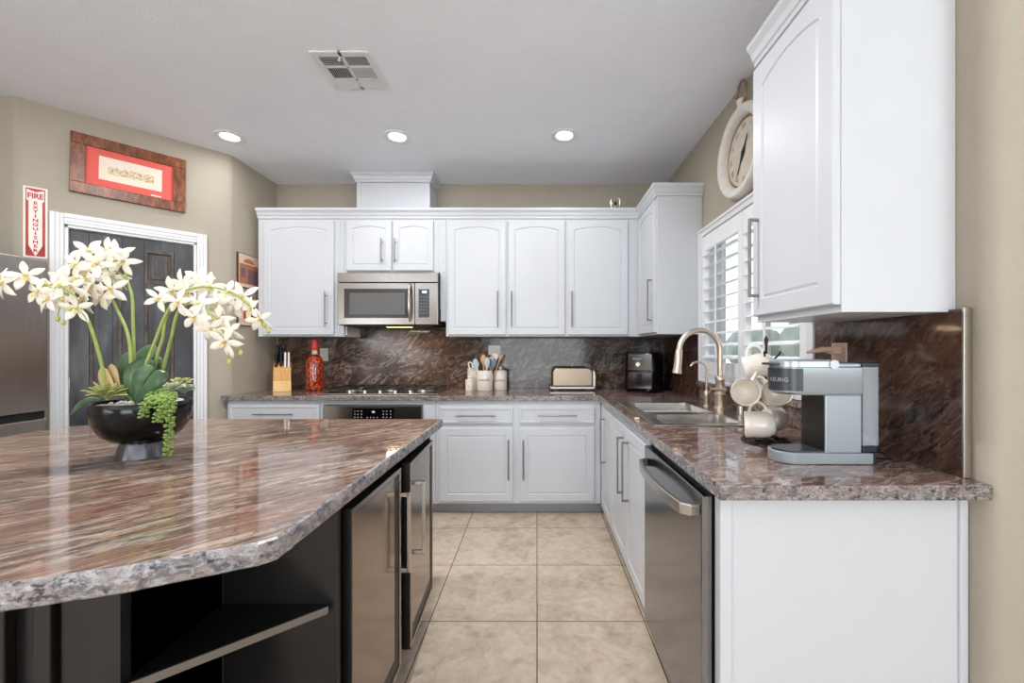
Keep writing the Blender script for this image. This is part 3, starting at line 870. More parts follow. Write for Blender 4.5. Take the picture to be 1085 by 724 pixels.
# end lap over the wall corner
# splash slabs
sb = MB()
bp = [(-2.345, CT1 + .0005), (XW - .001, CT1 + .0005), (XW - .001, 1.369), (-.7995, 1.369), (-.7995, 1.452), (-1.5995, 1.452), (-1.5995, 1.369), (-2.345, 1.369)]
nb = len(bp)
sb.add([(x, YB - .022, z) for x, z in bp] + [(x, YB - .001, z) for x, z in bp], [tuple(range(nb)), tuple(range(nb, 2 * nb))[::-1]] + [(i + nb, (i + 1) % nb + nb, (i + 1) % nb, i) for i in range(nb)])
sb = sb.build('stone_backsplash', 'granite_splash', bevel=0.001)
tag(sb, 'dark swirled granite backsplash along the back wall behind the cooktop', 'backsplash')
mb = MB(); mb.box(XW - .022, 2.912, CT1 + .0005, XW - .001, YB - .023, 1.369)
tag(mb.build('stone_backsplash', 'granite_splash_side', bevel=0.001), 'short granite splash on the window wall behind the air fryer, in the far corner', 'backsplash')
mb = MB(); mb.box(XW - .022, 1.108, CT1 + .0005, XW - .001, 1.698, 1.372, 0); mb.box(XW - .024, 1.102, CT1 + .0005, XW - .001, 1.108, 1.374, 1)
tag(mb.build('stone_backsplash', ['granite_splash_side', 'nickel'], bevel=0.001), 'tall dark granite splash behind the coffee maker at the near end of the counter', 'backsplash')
mb = MB(); mb.box(XW - .022, 1.70, CT1 + .0005, XW - .001, 2.910, 1.008); mb.box(XW - .045, 1.702, 1.0085, XW - .001, 2.908, 1.038)
tag(mb.build('stone_window_sill', 'granite_counter', bevel=0.003), 'granite ledge under the sink window behind the faucet', 'window sill')

# ------------------------------------------------------------------ wall cabinets
UY = 3.41; UZ0, UZ1 = 1.372, 2.36
XU = 0.850                                      # face of right run wall cabinets
ux = lambda px, Y=3.39: (px - VX) * Y / F
def ubox(parent, x0, x1, y0, y1, z0, z1): return MB().box(x0, y0, z0, x1, y1, z1).build('carcass', 'paint', parent, bevel=0.0015)
t = thing('wall_cabinet', 'white single arched door wall cabinet left of the microwave', 'cabinet', (-1.93, 3.57, UZ0))
ubox(t, -2.315, -1.6305, UY, YB - .001, UZ0, UZ1)
add_door(t, 'B', ux(279), ux(353.5), 1.385, 2.330, UY, True, ('v', ux(346), 1.448), fw=.052, hl=.295)
for px in (357, 361, 365): MB().box(ux(px), UY - .006, 1.385, ux(px + 2), UY, 2.335).build('fluted_strip', 'paint', t, bevel=0.002)
MB().box(-1.630, UY, UZ0, -1.6002, YB - .023, UZ1).build('filler_panel', 'paint', t)
t = thing('wall_cabinet', 'short white two door wall cabinet directly above the microwave', 'cabinet', (-1.22, 3.57, 1.905))
ubox(t, -1.5995, -0.7565, UY, YB - .001, 1.905, UZ1)
add_door(t, 'B', ux(367), ux(414.6), 1.915, 2.330, UY, True, ('v', ux(405.3), 1.975), fw=.045, hl=.20, rise=.022)
add_door(t, 'B', ux(416.4), ux(459), 1.915, 2.330, UY, True, ('v', ux(419.3), 1.975), fw=.045, hl=.20, rise=.022)
t = thing('wall_cabinet', 'white wall cabinet with a pair of arched doors right of the microwave', 'cabinet', (-0.26, 3.57, UZ0))
ubox(t, -0.755, 0.2405, UY, YB - .001, UZ0, UZ1)
add_door(t, 'B', ux(474.5), ux(536), 1.385, 2.330, UY, True, ('v', ux(527.5), 1.448), fw=.050, hl=.295)
add_door(t, 'B', ux(538.5), ux(598.5), 1.385, 2.330, UY, True, ('v', ux(542.2), 1.448), fw=.050, hl=.295)
for px in (462, 466): MB().box(ux(px), UY - .005, 1.60, ux(px + 2.6), UY, 2.335).build('fluted_strip', 'paint', t, bevel=0.002)
MB().box(-0.800, UY + .002, 1.50, -0.757, YB - .023, 1.904).build('filler_panel', 'paint', t)
t = thing('wall_cabinet', 'white single arched door wall cabinet against the inside corner', 'cabinet', (0.54, 3.57, UZ0))
ubox(t, 0.2415, XU - .001, UY, YB - .001, UZ0, UZ1)
add_door(t, 'B', ux(602), ux(665.5), 1.385, 2.330, UY, True, ('v', ux(605.8), 1.448), fw=.050, hl=.295)
t = thing('wall_cabinet', 'white side wall cabinet on the window wall between the corner and the shutters', 'cabinet', (1.0, 3.3, UZ0))
ubox(t, XU, XW - .001, 2.905, YB - .001, UZ0, UZ1)
add_door(t, 'R', 2.915, 3.375, 1.385, 2.330, XU, True, ('v', 2.965, 1.470), fw=.052, hl=.30, square=True)
t = thing('wall_cabinet', 'large white wall cabinet nearest the camera, hanging above the coffee maker', 'cabinet', (1.0, 1.37, UZ0))
ubox(t, XU, XW - .001, 1.146, 1.585, UZ0 - .006, UZ1)
add_door(t, 'R', 1.150, 1.580, 1.388, 2.330, XU, True, ('v', 1.540, 1.458), fw=.060, hl=.295, square=True)

# crown mouldings
def crown_profile():
    return [(0.0, 0.0), (0.010, 0.0), (0.010, 0.018), (0.016, 0.022), (0.024, 0.045), (0.038, 0.062), (0.038, 0.080), (0.0, 0.080)]
def crown(path, z, sc=1.0):
    """path: open polyline; outward is the left-hand side normal of travel"""
    m = MB(); pr = [(a * sc, b * sc) for a, b in crown_profile()]
    n = len(path); L = len(pr)
    vs = []
    for i, p in enumerate(path):
        p = Vector(p)
        def nrm(a, b):
            d = (Vector(b) - Vector(a)).normalized(); return Vector((d.y, -d.x))
        if i == 0: off = nrm(path[0], path[1])
        elif i == n - 1: off = nrm(path[-2], path[-1])
        else:
            a, b = nrm(path[i - 1], path[i]), nrm(path[i], path[i + 1])
            off = (a + b); off = off / max(0.3, off.dot(a)) if off.length > 1e-6 else a
        for o_, z_ in pr: vs.append((p.x + off.x * o_, p.y + off.y * o_, z + z_))
    fs = []
    for i in range(n - 1):
        for k in range(L):
            k2 = (k + 1) % L; fs.append((i * L + k, (i + 1) * L + k, (i + 1) * L + k2, i * L + k2))
    fs.append(tuple(range(L))); fs.append(tuple(range((n - 1) * L, n * L))[::-1])
    m.add(vs, fs); return m
zc = 2.350
o = crown([(-2.315, UY - .001), (XU - .001, UY - .001), (XU - .001, 2.904), (XW - .002, 2.904)], zc).build('crown_molding', 'paint')
tag(o, 'white crown molding along the tops of the back and corner wall cabinets', 'molding')
o = crown([(XU - .001, 1.587), (XU - .001, 1.145), (XW - .002, 1.145)], zc).build('crown_molding', 'paint')
tag(o, 'white crown molding on top of the large near cabinet above the coffee maker', 'molding')
# boxed range hood duct
t = thing('hood_duct_box', 'white boxed duct cover between the cabinet tops and the ceiling above the microwave', 'duct cover', (-1.225, 3.62, 2.361))
mb = MB(); mb.box(-1.537, 3.505, 2.3605, -0.914, YB - .001, 2.70); mb.build('duct_box', 'paint', t, bevel=0.002)
for xa in (-1.537, -0.946): MB().box(xa, 3.499, 2.3605, xa + .032, 3.505, 2.70).build('corner_strip', 'paint', t)
crown([(-1.538, YB - .002), (-1.538, 3.498), (-0.913, 3.498), (-0.913, YB - .002)], 2.689, 0.99).build('crown_molding', 'paint', t)

# ------------------------------------------------------------------ microwave (over the range)
mx0, mx1, my0, mz0, mz1 = -1.593, -0.806, 3.30, 1.470, 1.903
t = thing('microwave', 'stainless steel over-the-range microwave with a dark glass door window', 'microwave', (-1.2, 3.5, mz0))
sx = lambda px: (px - VX) * 3.31 / F
szz = lambda py: CH - (py - VY) * 3.31 / F
x0, x1 = sx(357.3), sx(461.5)
zb, zt = szz(344.5), szz(289)
MB().box(x0 + .004, 3.335, zb, -0.8015, YB - .024, zt).build('body', 'gap', t)
MB().box(x0, 3.310, zt - .078, -0.8015, 3.336, zt).build('vent_fascia', 'steel', t, bevel=0.004)
xd = sx(439)
dr = MB().box(x0, 3.312, zb + .002, xd, 3.336, zt - .082).build('door', 'steel', t, bevel=0.004)
MB().box(sx(364.5), 3.309, szz(337), sx(432), 3.3118, szz(306)).build('window_frame', 'glassdark', dr, bevel=0.003)
MB().box(sx(370.5), 3.3075, szz(333.5), sx(429), 3.3088, szz(310.5)).build('door_glass', plain('grey_mesh_glass', (98, 98, 96), 0.35, spec=0.3), dr)
pts = []
for k in range(13):
    u = k / 12; pts.append((sx(434.6), 3.312 - 0.040 * math.sin(PI * u) ** 0.5 if 0 < k < 12 else 3.314, szz(340) + (szz(301) - szz(340)) * u))
MB().tube(pts, 0.011, 12).build('handle', 'nickel', dr, smooth=True)
cp = MB().box(xd + .003, 3.312, zb + .002, -0.8015, 3.336, zt - .082).build('control_panel', 'steel', t, bevel=0.004)
kp = MB().box(sx(443.5), 3.3095, szz(336.5), sx(454.8), 3.312, szz(306.5)).build('keypad', 'darkgrey', cp, bevel=0.001)
MB().box(sx(447.5), 3.3085, szz(310.6), sx(452), 3.3094, szz(308.4)).build('display', 'led', kp)
mb = MB()
for i in range(3):
    for j in range(6):
        a = sx(445 + i * 3.2); b = szz(332.5 - j * 3.4); mb.box(a, 3.3088, b, a + .016, 3.3095, b + .010)
mb.build('keys', plain('dim_key_marks', (96, 96, 96), 0.5), kp)
vs, fs = text_geo('Whirlpool', 0.024, 0.0003)
mb = MB(); mb.add(vs, fs, 0, face_T((sx(408), 3.3094, zt - .040), (0, -1))); mb.build('brand_lettering', 'greylid', t)
MB().box(x0 + .05, 3.345, zb - .010, -0.86, 3.62, zb - .0005).build('hood_underside', 'blacksteel', t)
MB().box(sx(405), 3.40, zb - .013, sx(432), 3.45, zb - .0105).build('hood_lamp', 'hoodlamp', t)
hl = bpy.data.lights.new('hood_lamp_light', 'AREA'); hl.shape = 'RECTANGLE'; hl.size = .2; hl.size_y = .05; hl.energy = 2.2; hl.color = (1, .78, .5)
ho = bpy.data.objects.new('hood_lamp_light', hl); COL.objects.link(ho); ho.parent = t; ho.location = Vector((sx(418), 3.43, zb - .02)) - Vector((-1.2, 3.5, mz0))

# ------------------------------------------------------------------ cooktop
t = thing('gas_cooktop', 'stainless steel gas cooktop with black grates set in the back counter', 'cooktop', (-1.225, 3.42, CT1))
kx0, kx1, ky0, ky1 = -1.675, -0.765, 3.165, 3.640
mb = MB(); mb.box(kx0, ky0, CT1 + .0005, kx1, ky1, CT1 + .010); mb.build('cooktop_plate', 'steel', t, bevel=0.003)
for k in range(3):
    a = kx0 + .03 + k * .288; b = a + .274
    m = MB(); z = CT1 + .044; h = .006
    for yy in (ky0 + .085, ky0 + .26, ky1 - .03): m.box(a, yy - h, z - .012, b, yy + h, z)
    for xx in (a + h, (a + b) / 2, b - h): m.box(xx - h, ky0 + .085, z - .012, xx + h, ky1 - .03, z)
    for xx in (a + h, b - h):
        for yy in (ky0 + .085, ky1 - .03): m.box(xx - h, yy - h, CT1 + .010, xx + h, yy + h, z)
    m.build('grate', 'black', t, bevel=0.002)
for (xx, yy) in ((-1.51, 3.35), (-1.51, 3.53), (-1.22, 3.44), (-.93, 3.35), (-.93, 3.53)):
    MB().lathe([(.045, 0), (.045, .008), (.030, .012), (.030, .020), (.004, .022)], (xx, yy, CT1 + .010), 24).build('burner', 'champagne', t, smooth=True)
for k in range(5):
    MB().lathe([(.019, 0), (.017, .022), (.004, .024)], (-1.46 + k * .118, ky0 + .038, CT1 + .010), 20).build('knob', 'nickel', t, smooth=True)

# ------------------------------------------------------------------ outlets
def outlet(x, y, z, n, label, mat='outlet', w=.072, h=.118, group=None):
    t = thing('wall_outlet', label, 'outlet', (x, y, z))
    n = Vector(n)
    T = face_T((x, y, z), n)
    m = MB(); m.box(-w / 2, -h / 2, 0, w / 2, h / 2, .006, T=T); m.build('cover_plate', mat, t, bevel=0.0015)
    for s_ in (-1, 1):
        m = MB(); m.box(-.016, s_ * .027 - .014, .006, .016, s_ * .027 + .014, .0085, T=T); 
        so = m.build('socket', mat, t, bevel=0.001)
        m = MB(); m.box(-.007, s_ * .027 - .006, .0085, -.005, s_ * .027 + .006, .0089, T=T); m.box(.005, s_ * .027 - .006, .0085, .007, s_ * .027 + .006, .0089, T=T)
        m.build('slots', 'black', so)
    return t
yb = YB - .0222
px_ = lambda px, Y=yb: (px - VX) * Y / F
outlet(px_(343.5), yb, CH - (376 - VY) * yb / F, (0, -1, 0), 'white wall outlet just right of the red capped bottle')
outlet(px_(524), yb, CH - (373 - VY) * yb / F, (0, -1, 0), 'white wall outlet behind the utensil crock', w=.11)
outlet(XW - .0222, 3.30, 1.235, (-1, 0, 0), 'brown wall outlet on the corner splash right beside the air fryer', 'brownplate')
outlet(XW - .0222, 3.02, 1.215, (-1, 0, 0), 'brown wall outlet beside the window casing above the filter faucet', 'brownplate')
ot = outlet(XW - .0222, 1.555, 1.228, (-1, 0, 0), 'rose beige outlet with a plugged in power cord behind the coffee maker', 'rosegold', w=.075)
mb = MB(); mb.box(XW - .062, 1.535, 1.245, XW - .031, 1.568, 1.272); mb.tube([(XW - .05, 1.55, 1.258), (XW - .085, 1.56, 1.262), (XW - .11, 1.575, 1.255), (XW - .125, 1.59, 1.25)], [.009, .011, .008, .006], 10)
tag(mb.build('power_plug', 'rosegold', smooth=True), 'pale plug pushed into the outlet behind the coffee maker', 'plug')

# ------------------------------------------------------------------ things on the back counter
ZC = CT1 + .0008
# knife block
t = thing('knife_block', 'pale bamboo knife block full of black handled knives', 'knife block', (-2.145, 3.47, ZC))
TK = Matrix.Translation((-2.150, 3.47, 0)) @ Matrix.Rotation(0.50, 4, 'Z') @ Matrix.Translation((2.145, -3.47, 0))
mb = MB(TK)
prof = [(3.405, ZC), (3.535, ZC), (3.560, ZC + .235), (3.525, ZC + .245), (3.405, ZC + .188)]
def yz_prism(m, pr, xa, xb, mi=0):
    n = len(pr)
    vs = [(xa, y, z) for y, z in pr] + [(xb, y, z) for y, z in pr]
    m.add(vs, [tuple(range(n))[::-1], tuple(range(n, 2 * n))] + [(i, (i + 1) % n, n + (i + 1) % n, n + i) for i in range(n)], mi)
    m.f[-n:] = m.f[-n:]
yz_prism(mb, prof, -2.208, -2.082)
bl = mb.build('block', 'block_wood', t, bevel=0.003)
MB(TK).box(-2.209, 3.402, ZC + .0005, -2.081, 3.4045, ZC + .088).build('pale_band', 'block_band', bl)
kn = [(-2.19, 3.44, .185, .090, .30), (-2.185, 3.50, .21, .125, .30), (-2.165, 3.54, .235, .115, .32), (-2.155, 3.45, .19, .110, .3), (-2.145, 3.51, .22, .10, .3), (-2.13, 3.54, .235, .10, .3), (-2.125, 3.44, .185, .10, .18), (-2.100, 3.44, .185, .10, .12)]
for i, (x, y, z, L, til) in enumerate(kn):
    m = MB(); a = Vector((x, y, ZC + z)); b = a + Vector((0, math.sin(-0.25) * L, L * .97))
    T = TK @ Matrix.Translation(a) @ Euler((-0.20, 0, 0)).to_matrix().to_4x4()
    m.box(-.0095, -.012, .004, .0095, .012, L * 1.45, T=T)
    tg = tag(m.build('kitchen_knife', 'nickel' if i > 5 else 'gloss_black', bevel=0.004), '', 'knife')
    tg['label'] = ('steel handled knife in the front right slot of the bamboo knife block' if i == 7 else 'steel handled knife left of the outermost steel one in the knife block' if i == 6 else 'black handled knife standing in the bamboo knife block')
    if i < 6: tg['group'] = 'black handled knives in the block'
# bottle with chilies
t = thing('infused_oil_bottle', 'tall glass bottle of orange red chili oil with a red wax cap', 'bottle', (-1.895, 3.50, ZC))
mb = MB(); mb.lathe([(.062, 0), (.069, .006), (.070, .03), (.070, .215), (.066, .250), (.050, .285), (.026, .310)], (-1.895, 3.50, ZC), 32); mb.build('filled_body', 'chili', t, smooth=True, angle=60)
mb = MB(); mb.lathe([(.026, .3102), (.0225, .322), (.022, .352)], (-1.895, 3.50, ZC), 28); mb.build('bottle_neck', plain('clear_neck_glass', (196, 178, 160), 0.08, coat=.6), t, smooth=True)
mb = MB(); mb.lathe([(.027, .345), (.029, .352), (.029, .415), (.026, .432), (.012, .438)], (-1.895, 3.50, ZC), 28); mb.build('wax_cap', 'waxred', t, smooth=True)

# canister cluster
def canister(x, y, r, h, word, label, name, ws=.028, lid=True):
    t = thing(name, label, 'canister' if name != 'utensil_crock' else 'utensil crock', (x, y, ZC))
    m = MB()
    if lid:
        m.lathe([(r * .96, 0), (r, .004), (r, h), (r * .99, h + .002)], (x, y, ZC), 36)
    else:
        m.lathe([(r * .96, 0), (r, .004), (r, h - .004), (r - .002, h), (r - .007, h - .002), (r - .008, .012), (.002, .010)], (x, y, ZC), 36, closed=False)
    m.build('body', 'canister', t, smooth=True, angle=40)
    if lid:
        m = MB(); m.lathe([(r * .99, h + .0022), (r * 1.02, h + .004), (r * 1.02, h + .012), (r * .8, h + .018), (.012, h + .020), (.010, h + .028), (.017, h + .036), (.012, h + .046), (.002, h + .048)], (x, y, ZC), 32); m.build('lid', 'canister', t, smooth=True, angle=40)
    vs, fs = text_geo(word, ws, 0.0002)
    out = []
    th0 = math.atan2(-y, -x)
    for v in vs:
        th = -PI / 2 + 0.0 + v.x / r
        out.append((x + (r + .0006 + v.z) * math.cos(th), y + (r + .0006 + v.z) * math.sin(th), ZC + h * .56 + v.y))
    m = MB(); m.add(out, fs); m.build('lettering', 'ink', t)
    return t
canister(-.445, 3.50, .068, .170, 'utensils', 'white stoneware crock lettered utensils holding cooking spoons', 'utensil_crock', .034, False)
canister(-.318, 3.565, .058, .152, 'cookies', 'white lidded canister lettered cookies right of the utensil crock', 'canister', .032)
canister(-.560, 3.595, .048, .172, 'tea', 'tall white canister half hidden behind the left of the utensil crock', 'canister', .028)
canister(-.572, 3.475, .034, .078, 's', 'smallest white canister at the left front of the utensil crock', 'canister', .026)
def utensil(x, y, dx, dy, L, head, mat, label, name='cooking_spoon', hmat=None):
    a = Vector((x, y, ZC + .022)); b = Vector((x + dx, y + dy, ZC + L)); d = (b - a).normalized()
    t = thing(name, label, 'utensil', a)
    m = MB(); m.tube([a, a + (b - a) * .6], [.0055, .0055], 10); m.build('handle', mat, t, smooth=True)
    m = MB(); c = a + (b - a) * .6
    if head == 'spoon':
        m.tube([c, c + d * .03, c + d * .05, c + d * .07, c + d * .095, c + d * .11], [.006, .012, .024, .027, .020, .004], 14)
    elif head == 'flat':
        m.tube([c, c + d * .03, c + d * .04, c + d * .10, c + d * .105], [.006, .010, .024, .028, .024], 4)
    elif head == 'ring':
        u = Vector((1, 0, 0)); pts = [c + d * (.055 - .05 * math.cos(2 * PI * k / 18)) + u * .024 * math.sin(2 * PI * k / 18) for k in range(18)]
        m.tube(pts, .006, 8, loop=True)
    else:
        m.tube([c, c + d * .12], [.006, .009], 10)
    # flatten heads in the viewing direction
    for i, v in enumerate(m.v):
        ax = a + d * ((v - a).dot(d)); m.v[i] = Vector((v.x, ax.y + (v.y - ax.y) * .35, v.z))
    m.build('head', hmat or mat, t, smooth=True, angle=60)
utensil(-.455, 3.52, -.03, .05, .335, 'flat', 'darkwood', 'tall dark wooden spatula at the back of the utensil crock', 'spatula')
utensil(-.450, 3.49, -.005, .0, .315, 'spoon', 'lightwood', 'light wooden spoon standing in the middle of the crock')
utensil(-.435, 3.465, .018, -.015, .275, 'spoon', 'blueutensil', 'pale blue spoon at the front of the utensil crock')
utensil(-.475, 3.49, -.050, .0, .258, 'spoon', 'blueutensil', 'pale blue spoon leaning left in the utensil crock')
utensil(-.480, 3.51, -.088, .0, .225, 'ring', 'canister', 'short cream tongs leaning far left over the crock rim', 'tongs')
utensil(-.425, 3.50, .045, .01, .300, 'ring', 'lightwood', 'looped pale wooden utensil right of the middle spoons', 'strainer_spoon')
utensil(-.415, 3.48, .055, .0, .262, 'spoon', 'bluegrey', 'grey blue ladle leaning right in the crock', 'ladle')
utensil(-.418, 3.53, .060, .03, .330, 'flat', 'canister', 'white headed turner leaning right at the back of the crock', 'turner')
utensil(-.405, 3.51, .100, .0, .300, 'stick', 'lightwood', 'thin wooden stick leaning furthest right out of the crock', 'chopstick')
utensil(-.435, 3.53, .02, .03, .315, 'flat', 'black', 'black spatula at the back right of the crock', 'spatula')

# toaster
t = thing('toaster', 'long slot stainless steel toaster with pale base on the back counter', 'toaster', (.305, 3.58, ZC))
def rounded_box_profile(w, h, r, n=6):
    pts = [(-w / 2, 0), (w / 2, 0)]
    for k in range(n + 1): a = PI / 2 * k / n; pts.append((w / 2 - r + r * math.cos(a), h - r + r * math.sin(a)))
    for k in range(n + 1): a = PI / 2 + PI / 2 * k / n; pts.append((-w / 2 + r + r * math.cos(a), h - r + r * math.sin(a)))
    return pts
def xz_extrude(m, prof, xc, y0, y1, z, mi=0, taper=1.0):
    n = len(prof)
    vs = [(xc + x, y0, z + zz) for x, zz in prof] + [(xc + x, y1, z + zz) for x, zz in prof]
    m.add(vs, [tuple(range(n)), tuple(range(n, 2 * n))[::-1]] + [(i + n, (i + 1) % n + n, (i + 1) % n, i) for i in range(n)], mi)
tx0, tx1 = .130, .480
mb = MB(); xz_extrude(mb, rounded_box_profile(tx1 - tx0, .165, .05), (tx0 + tx1) / 2, 3.515, 3.655, ZC + .030); mb.build('steel_shell', 'toaster', t, bevel=0.012, seg=4, smooth=True)
MB().box(tx0 - .018, 3.505, ZC + .010, tx1 + .015, 3.665, ZC + .0298).build('base', 'toasterend', t, bevel=0.007, seg=3)
for xx in (tx0 + .03, tx1 - .03):
    MB().box(xx - .02, 3.53, ZC, xx + .02, 3.64, ZC + .0098).build('foot', 'black', t)
mb = MB(); xz_extrude(mb, [(-.012, .01), (.010, .01), (.012, .10), (.004, .145), (-.010, .150)], tx1 + .012, 3.525, 3.645, ZC + .020); mb.build('end_cap', 'toasterend', t, bevel=0.004)
for yy in (3.56, 3.605): MB().box(tx0 + .04, yy, ZC + .1945, tx1 - .04, yy + .022, ZC + .196).build('bread_slot', 'gap', t)
MB().box(tx1 + .0245, 3.575, ZC + .10, tx1 + .042, 3.605, ZC + .115).build('lever', 'black', t, bevel=0.003)

# air fryer in the corner
AC = Vector((.905, 3.47, ZC)); AR = -0.50
t = thing('air_fryer', 'glossy black air fryer with a front basket and round dial in the corner', 'air fryer', AC, AR)
TA = TR(AC, AR)
def rrect(w, d, r, n=6):
    pts = []
    for (cx_, cy_, a0) in ((w / 2 - r, d / 2 - r, 0), (-w / 2 + r, d / 2 - r, PI / 2), (-w / 2 + r, -d / 2 + r, PI), (w / 2 - r, -d / 2 + r, 1.5 * PI)):
        for k in range(n + 1): a = a0 + PI / 2 * k / n; pts.append((cx_ + r * math.cos(a), cy_ + r * math.sin(a)))
    return pts
def loft(m, secs, mi=0, T=None):
    """secs: list of (poly, z) with equal counts, bottom to top"""
    n = len(secs[0][0]); vs = []
    for pl, z in secs: vs += [(x, y, z) for x, y in pl]
    fs = [(j * n + i, j * n + (i + 1) % n, (j + 1) * n + (i + 1) % n, (j + 1) * n + i) for j in range(len(secs) - 1) for i in range(n)]
    fs += [tuple(range(n))[::-1], tuple(range((len(secs) - 1) * n, len(secs) * n))]
    m.add(vs, fs, mi, T)
mb = MB(TA); loft(mb, [(rrect(.25, .26, .05), 0), (rrect(.275, .285, .055), .018), (rrect(.275, .285, .055), .18), (rrect(.27, .28, .055), .31), (rrect(.25, .26, .05), .328)])
mb.build('body', 'gloss_black', t, smooth=True, angle=40)
mb = MB(TA); mb.box(-.098, -.147, .030, .098, -.140, .165); bk = mb.build('basket_front', plain('bronze_black_gloss', (42, 32, 27), 0.13, coat=.6), t, bevel=0.003)
mb = MB(TA); mb.box(-.016, -.190, .070, .016, -.147, .158); mb.build('basket_handle', 'gloss_black', bk, bevel=0.006)
mb = MB(TA); mb.box(-.098, -.1455, .178, .098, -.138, .312); mb.build('control_face', plain('bronze_black_face', (50, 37, 30), 0.13, coat=.6), t, bevel=0.003)
mb = MB(TA); mb.cyl((-.012, -.146, .228), (-.012, -.160, .228), .017, 20); mb.build('dial', 'champagne', t, smooth=True)
vs, fs = text_geo('NUWAVE', .016, .0002)
mb = MB(); mb.add(vs, fs, 0, TA @ face_T((-.022, -.1462, .272), (0, -1))); mb.build('front_lettering', 'silvertext', t)

# ornament on the cabinet top
t = thing('small_lantern_ornament', 'tiny pewter ring shaped ornament standing on top of the wall cabinets', 'ornament', (.663, 3.43, 2.4305))
c = Vector((.660, 3.45, 2.4305))
mb = MB(); mb.lathe([(.040, 0), (.030, .012), (.012, .020), (.008, .045), (.001, .05)], c, 16); mb.build('base', 'nickel', t, smooth=True)
pts = [c + Vector((.037 * math.copysign(abs(math.cos(a)) ** .6, math.cos(a)), 0, .065 + .042 * math.copysign(abs(math.sin(a)) ** .6, math.sin(a)))) for a in [2 * PI * k / 24 for k in range(24)]]
mb = MB(); mb.tube(pts, .0055, 8, loop=True); mb.build('ring', 'nickel', t, smooth=True)
mb = MB(); mb.ball(c + Vector((0, 0, .060)), .015, 12, sc=(.8, .8, 1.3)); mb.build('pendant', 'black', t, smooth=True)

# ------------------------------------------------------------------ sink and faucets
t = thing('kitchen_sink', 'double bowl stainless steel drop-in sink under the shuttered window', 'sink', (.8, 2.27, CT1))
mb = MB()
sxs = [.530, .585, .965, 1.085]; sys_ = [1.850, 1.905, 2.155, 2.235, 2.635, 2.690]
mb.grid_slab(sxs, sys_, lambda i, j: not (i == 1 and j in (1, 3)), CT1 + .0006, CT1 + .007); mb.build('rim', 'sink', t, bevel=0.003)
def bowl(x0, x1, y0, y1, dep):
    cx_, cy_ = (x0 + x1) / 2, (y0 + y1) / 2; w, d = x1 - x0, y1 - y0
    secs = [(1.0, 0.0, .004), (1.0, -.002, .045), (.99, -dep * .55, .05), (.965, -dep * .88, .06), (.90, -dep * .99, .07), (.15, -dep, .02)]
    m = MB(); polys = []
    for s_, z, r_ in secs:
        polys.append(([(cx_ + x, cy_ + y) for x, y in rrect(w * s_, d * s_, min(r_, d * s_ * .45), 5)], CT1 + .0065 + z))
    n = len(polys[0][0]); vs = []
    for pl, z in polys: vs += [(x, y, z) for x, y in pl]
    fs = [(j * n + i, (j + 1) * n + i, (j + 1) * n + (i + 1) % n, j * n + (i + 1) % n) for j in range(len(polys) - 1) for i in range(n)]
    fs.append(tuple(range((len(polys) - 1) * n, len(polys) * n)))
    m.add(vs, fs)
    o = m.build('bowl', 'sink', t, smooth=True, angle=60)
    sm = o.modifiers.new('thickness', 'SOLIDIFY'); sm.thickness = .002; sm.offset = -1
    m = MB(); m.lathe([(.042, .001), (.042, .004), (.030, .003), (.004, .002)], (cx_, cy_, CT1 + .0075 - dep), 24); m.build('drain', 'chrome', o, smooth=True)
bowl(.585, .965, 1.905, 2.155, .17); bowl(.585, .965, 2.235, 2.635, .20)

ZF = CT1 + .0072
t = thing('kitchen_faucet', 'tall champagne gooseneck kitchen faucet with pull down spray head', 'faucet', (1.055, 2.365, ZF))
bx, by = 1.055, 2.365
mb = MB(); mb.lathe([(.036, 0), (.036, .006), (.030, .010), (.028, .075), (.031, .080), (.031, .088), (.026, .092), (.026, .165), (.030, .170), (.029, .182), (.020, .190)], (bx, by, ZF), 32); mb.build('base', 'champagne', t, smooth=True, angle=40)
R = .118; topz = ZF + .335
pts = [(bx, by, ZF + .185), (bx, by, ZF + .26)] + [(bx - R + R * math.cos(a), by, topz + R * math.sin(a)) for a in [PI * .985 * k / 22 for k in range(23)]]
ex, ez = pts[-1][0], pts[-1][2]
mb = MB(); mb.tube(pts, .0155, 16); mb.build('gooseneck', 'champagne', t, smooth=True)
mb = MB(); a_ = Vector((ex, by, ez)); d_ = Vector((-.10, 0, -1)).normalized()
mb.tube([a_, a_ + d_ * .008, a_ + d_ * .06, a_ + d_ * .105, a_ + d_ * .135, a_ + d_ * .138], [.0165, .0195, .0215, .0225, .0270, .022], 20)
mb.build('spray_head', 'champagne', t, smooth=True, angle=50)
mb = MB(); mb.cyl((bx, by, ZF + .115), (bx, by - .050, ZF + .115), .015, 16); mb.tube([(bx, by - .045, ZF + .115), (bx - .04, by - .050, ZF + .118), (bx - .075, by - .052, ZF + .120)], [.007, .006, .007], 10)
mb.build('lever_handle', 'champagne', t, smooth=True)
t = thing('filter_faucet', 'small slim gooseneck water filter faucet left of the main faucet', 'faucet', (1.02, 2.47, ZF))
bx, by = 1.02, 2.47
mb = MB(); mb.lathe([(.020, 0), (.020, .004), (.012, .010), (.011, .045), (.016, .055), (.016, .085), (.009, .095)], (bx, by, ZF), 24); mb.build('base', 'champagne', t, smooth=True, angle=40)
R = .052; pts = [(bx, by, ZF + .092), (bx, by, ZF + .19)] + [(bx - R + R * math.cos(a), by, ZF + .215 + R * math.sin(a)) for a in [PI * .83 * k / 16 for k in range(17)]]
mb = MB(); mb.tube(pts, .0062, 12); mb.build('spout', 'champagne', t, smooth=True)
mb = MB(); mb.tube([(bx, by, ZF + .07), (bx + .01, by - .02, ZF + .085), (bx + .016, by - .026, ZF + .115)], [.006, .005, .006], 10); mb.build('lever', 'champagne', t, smooth=True)
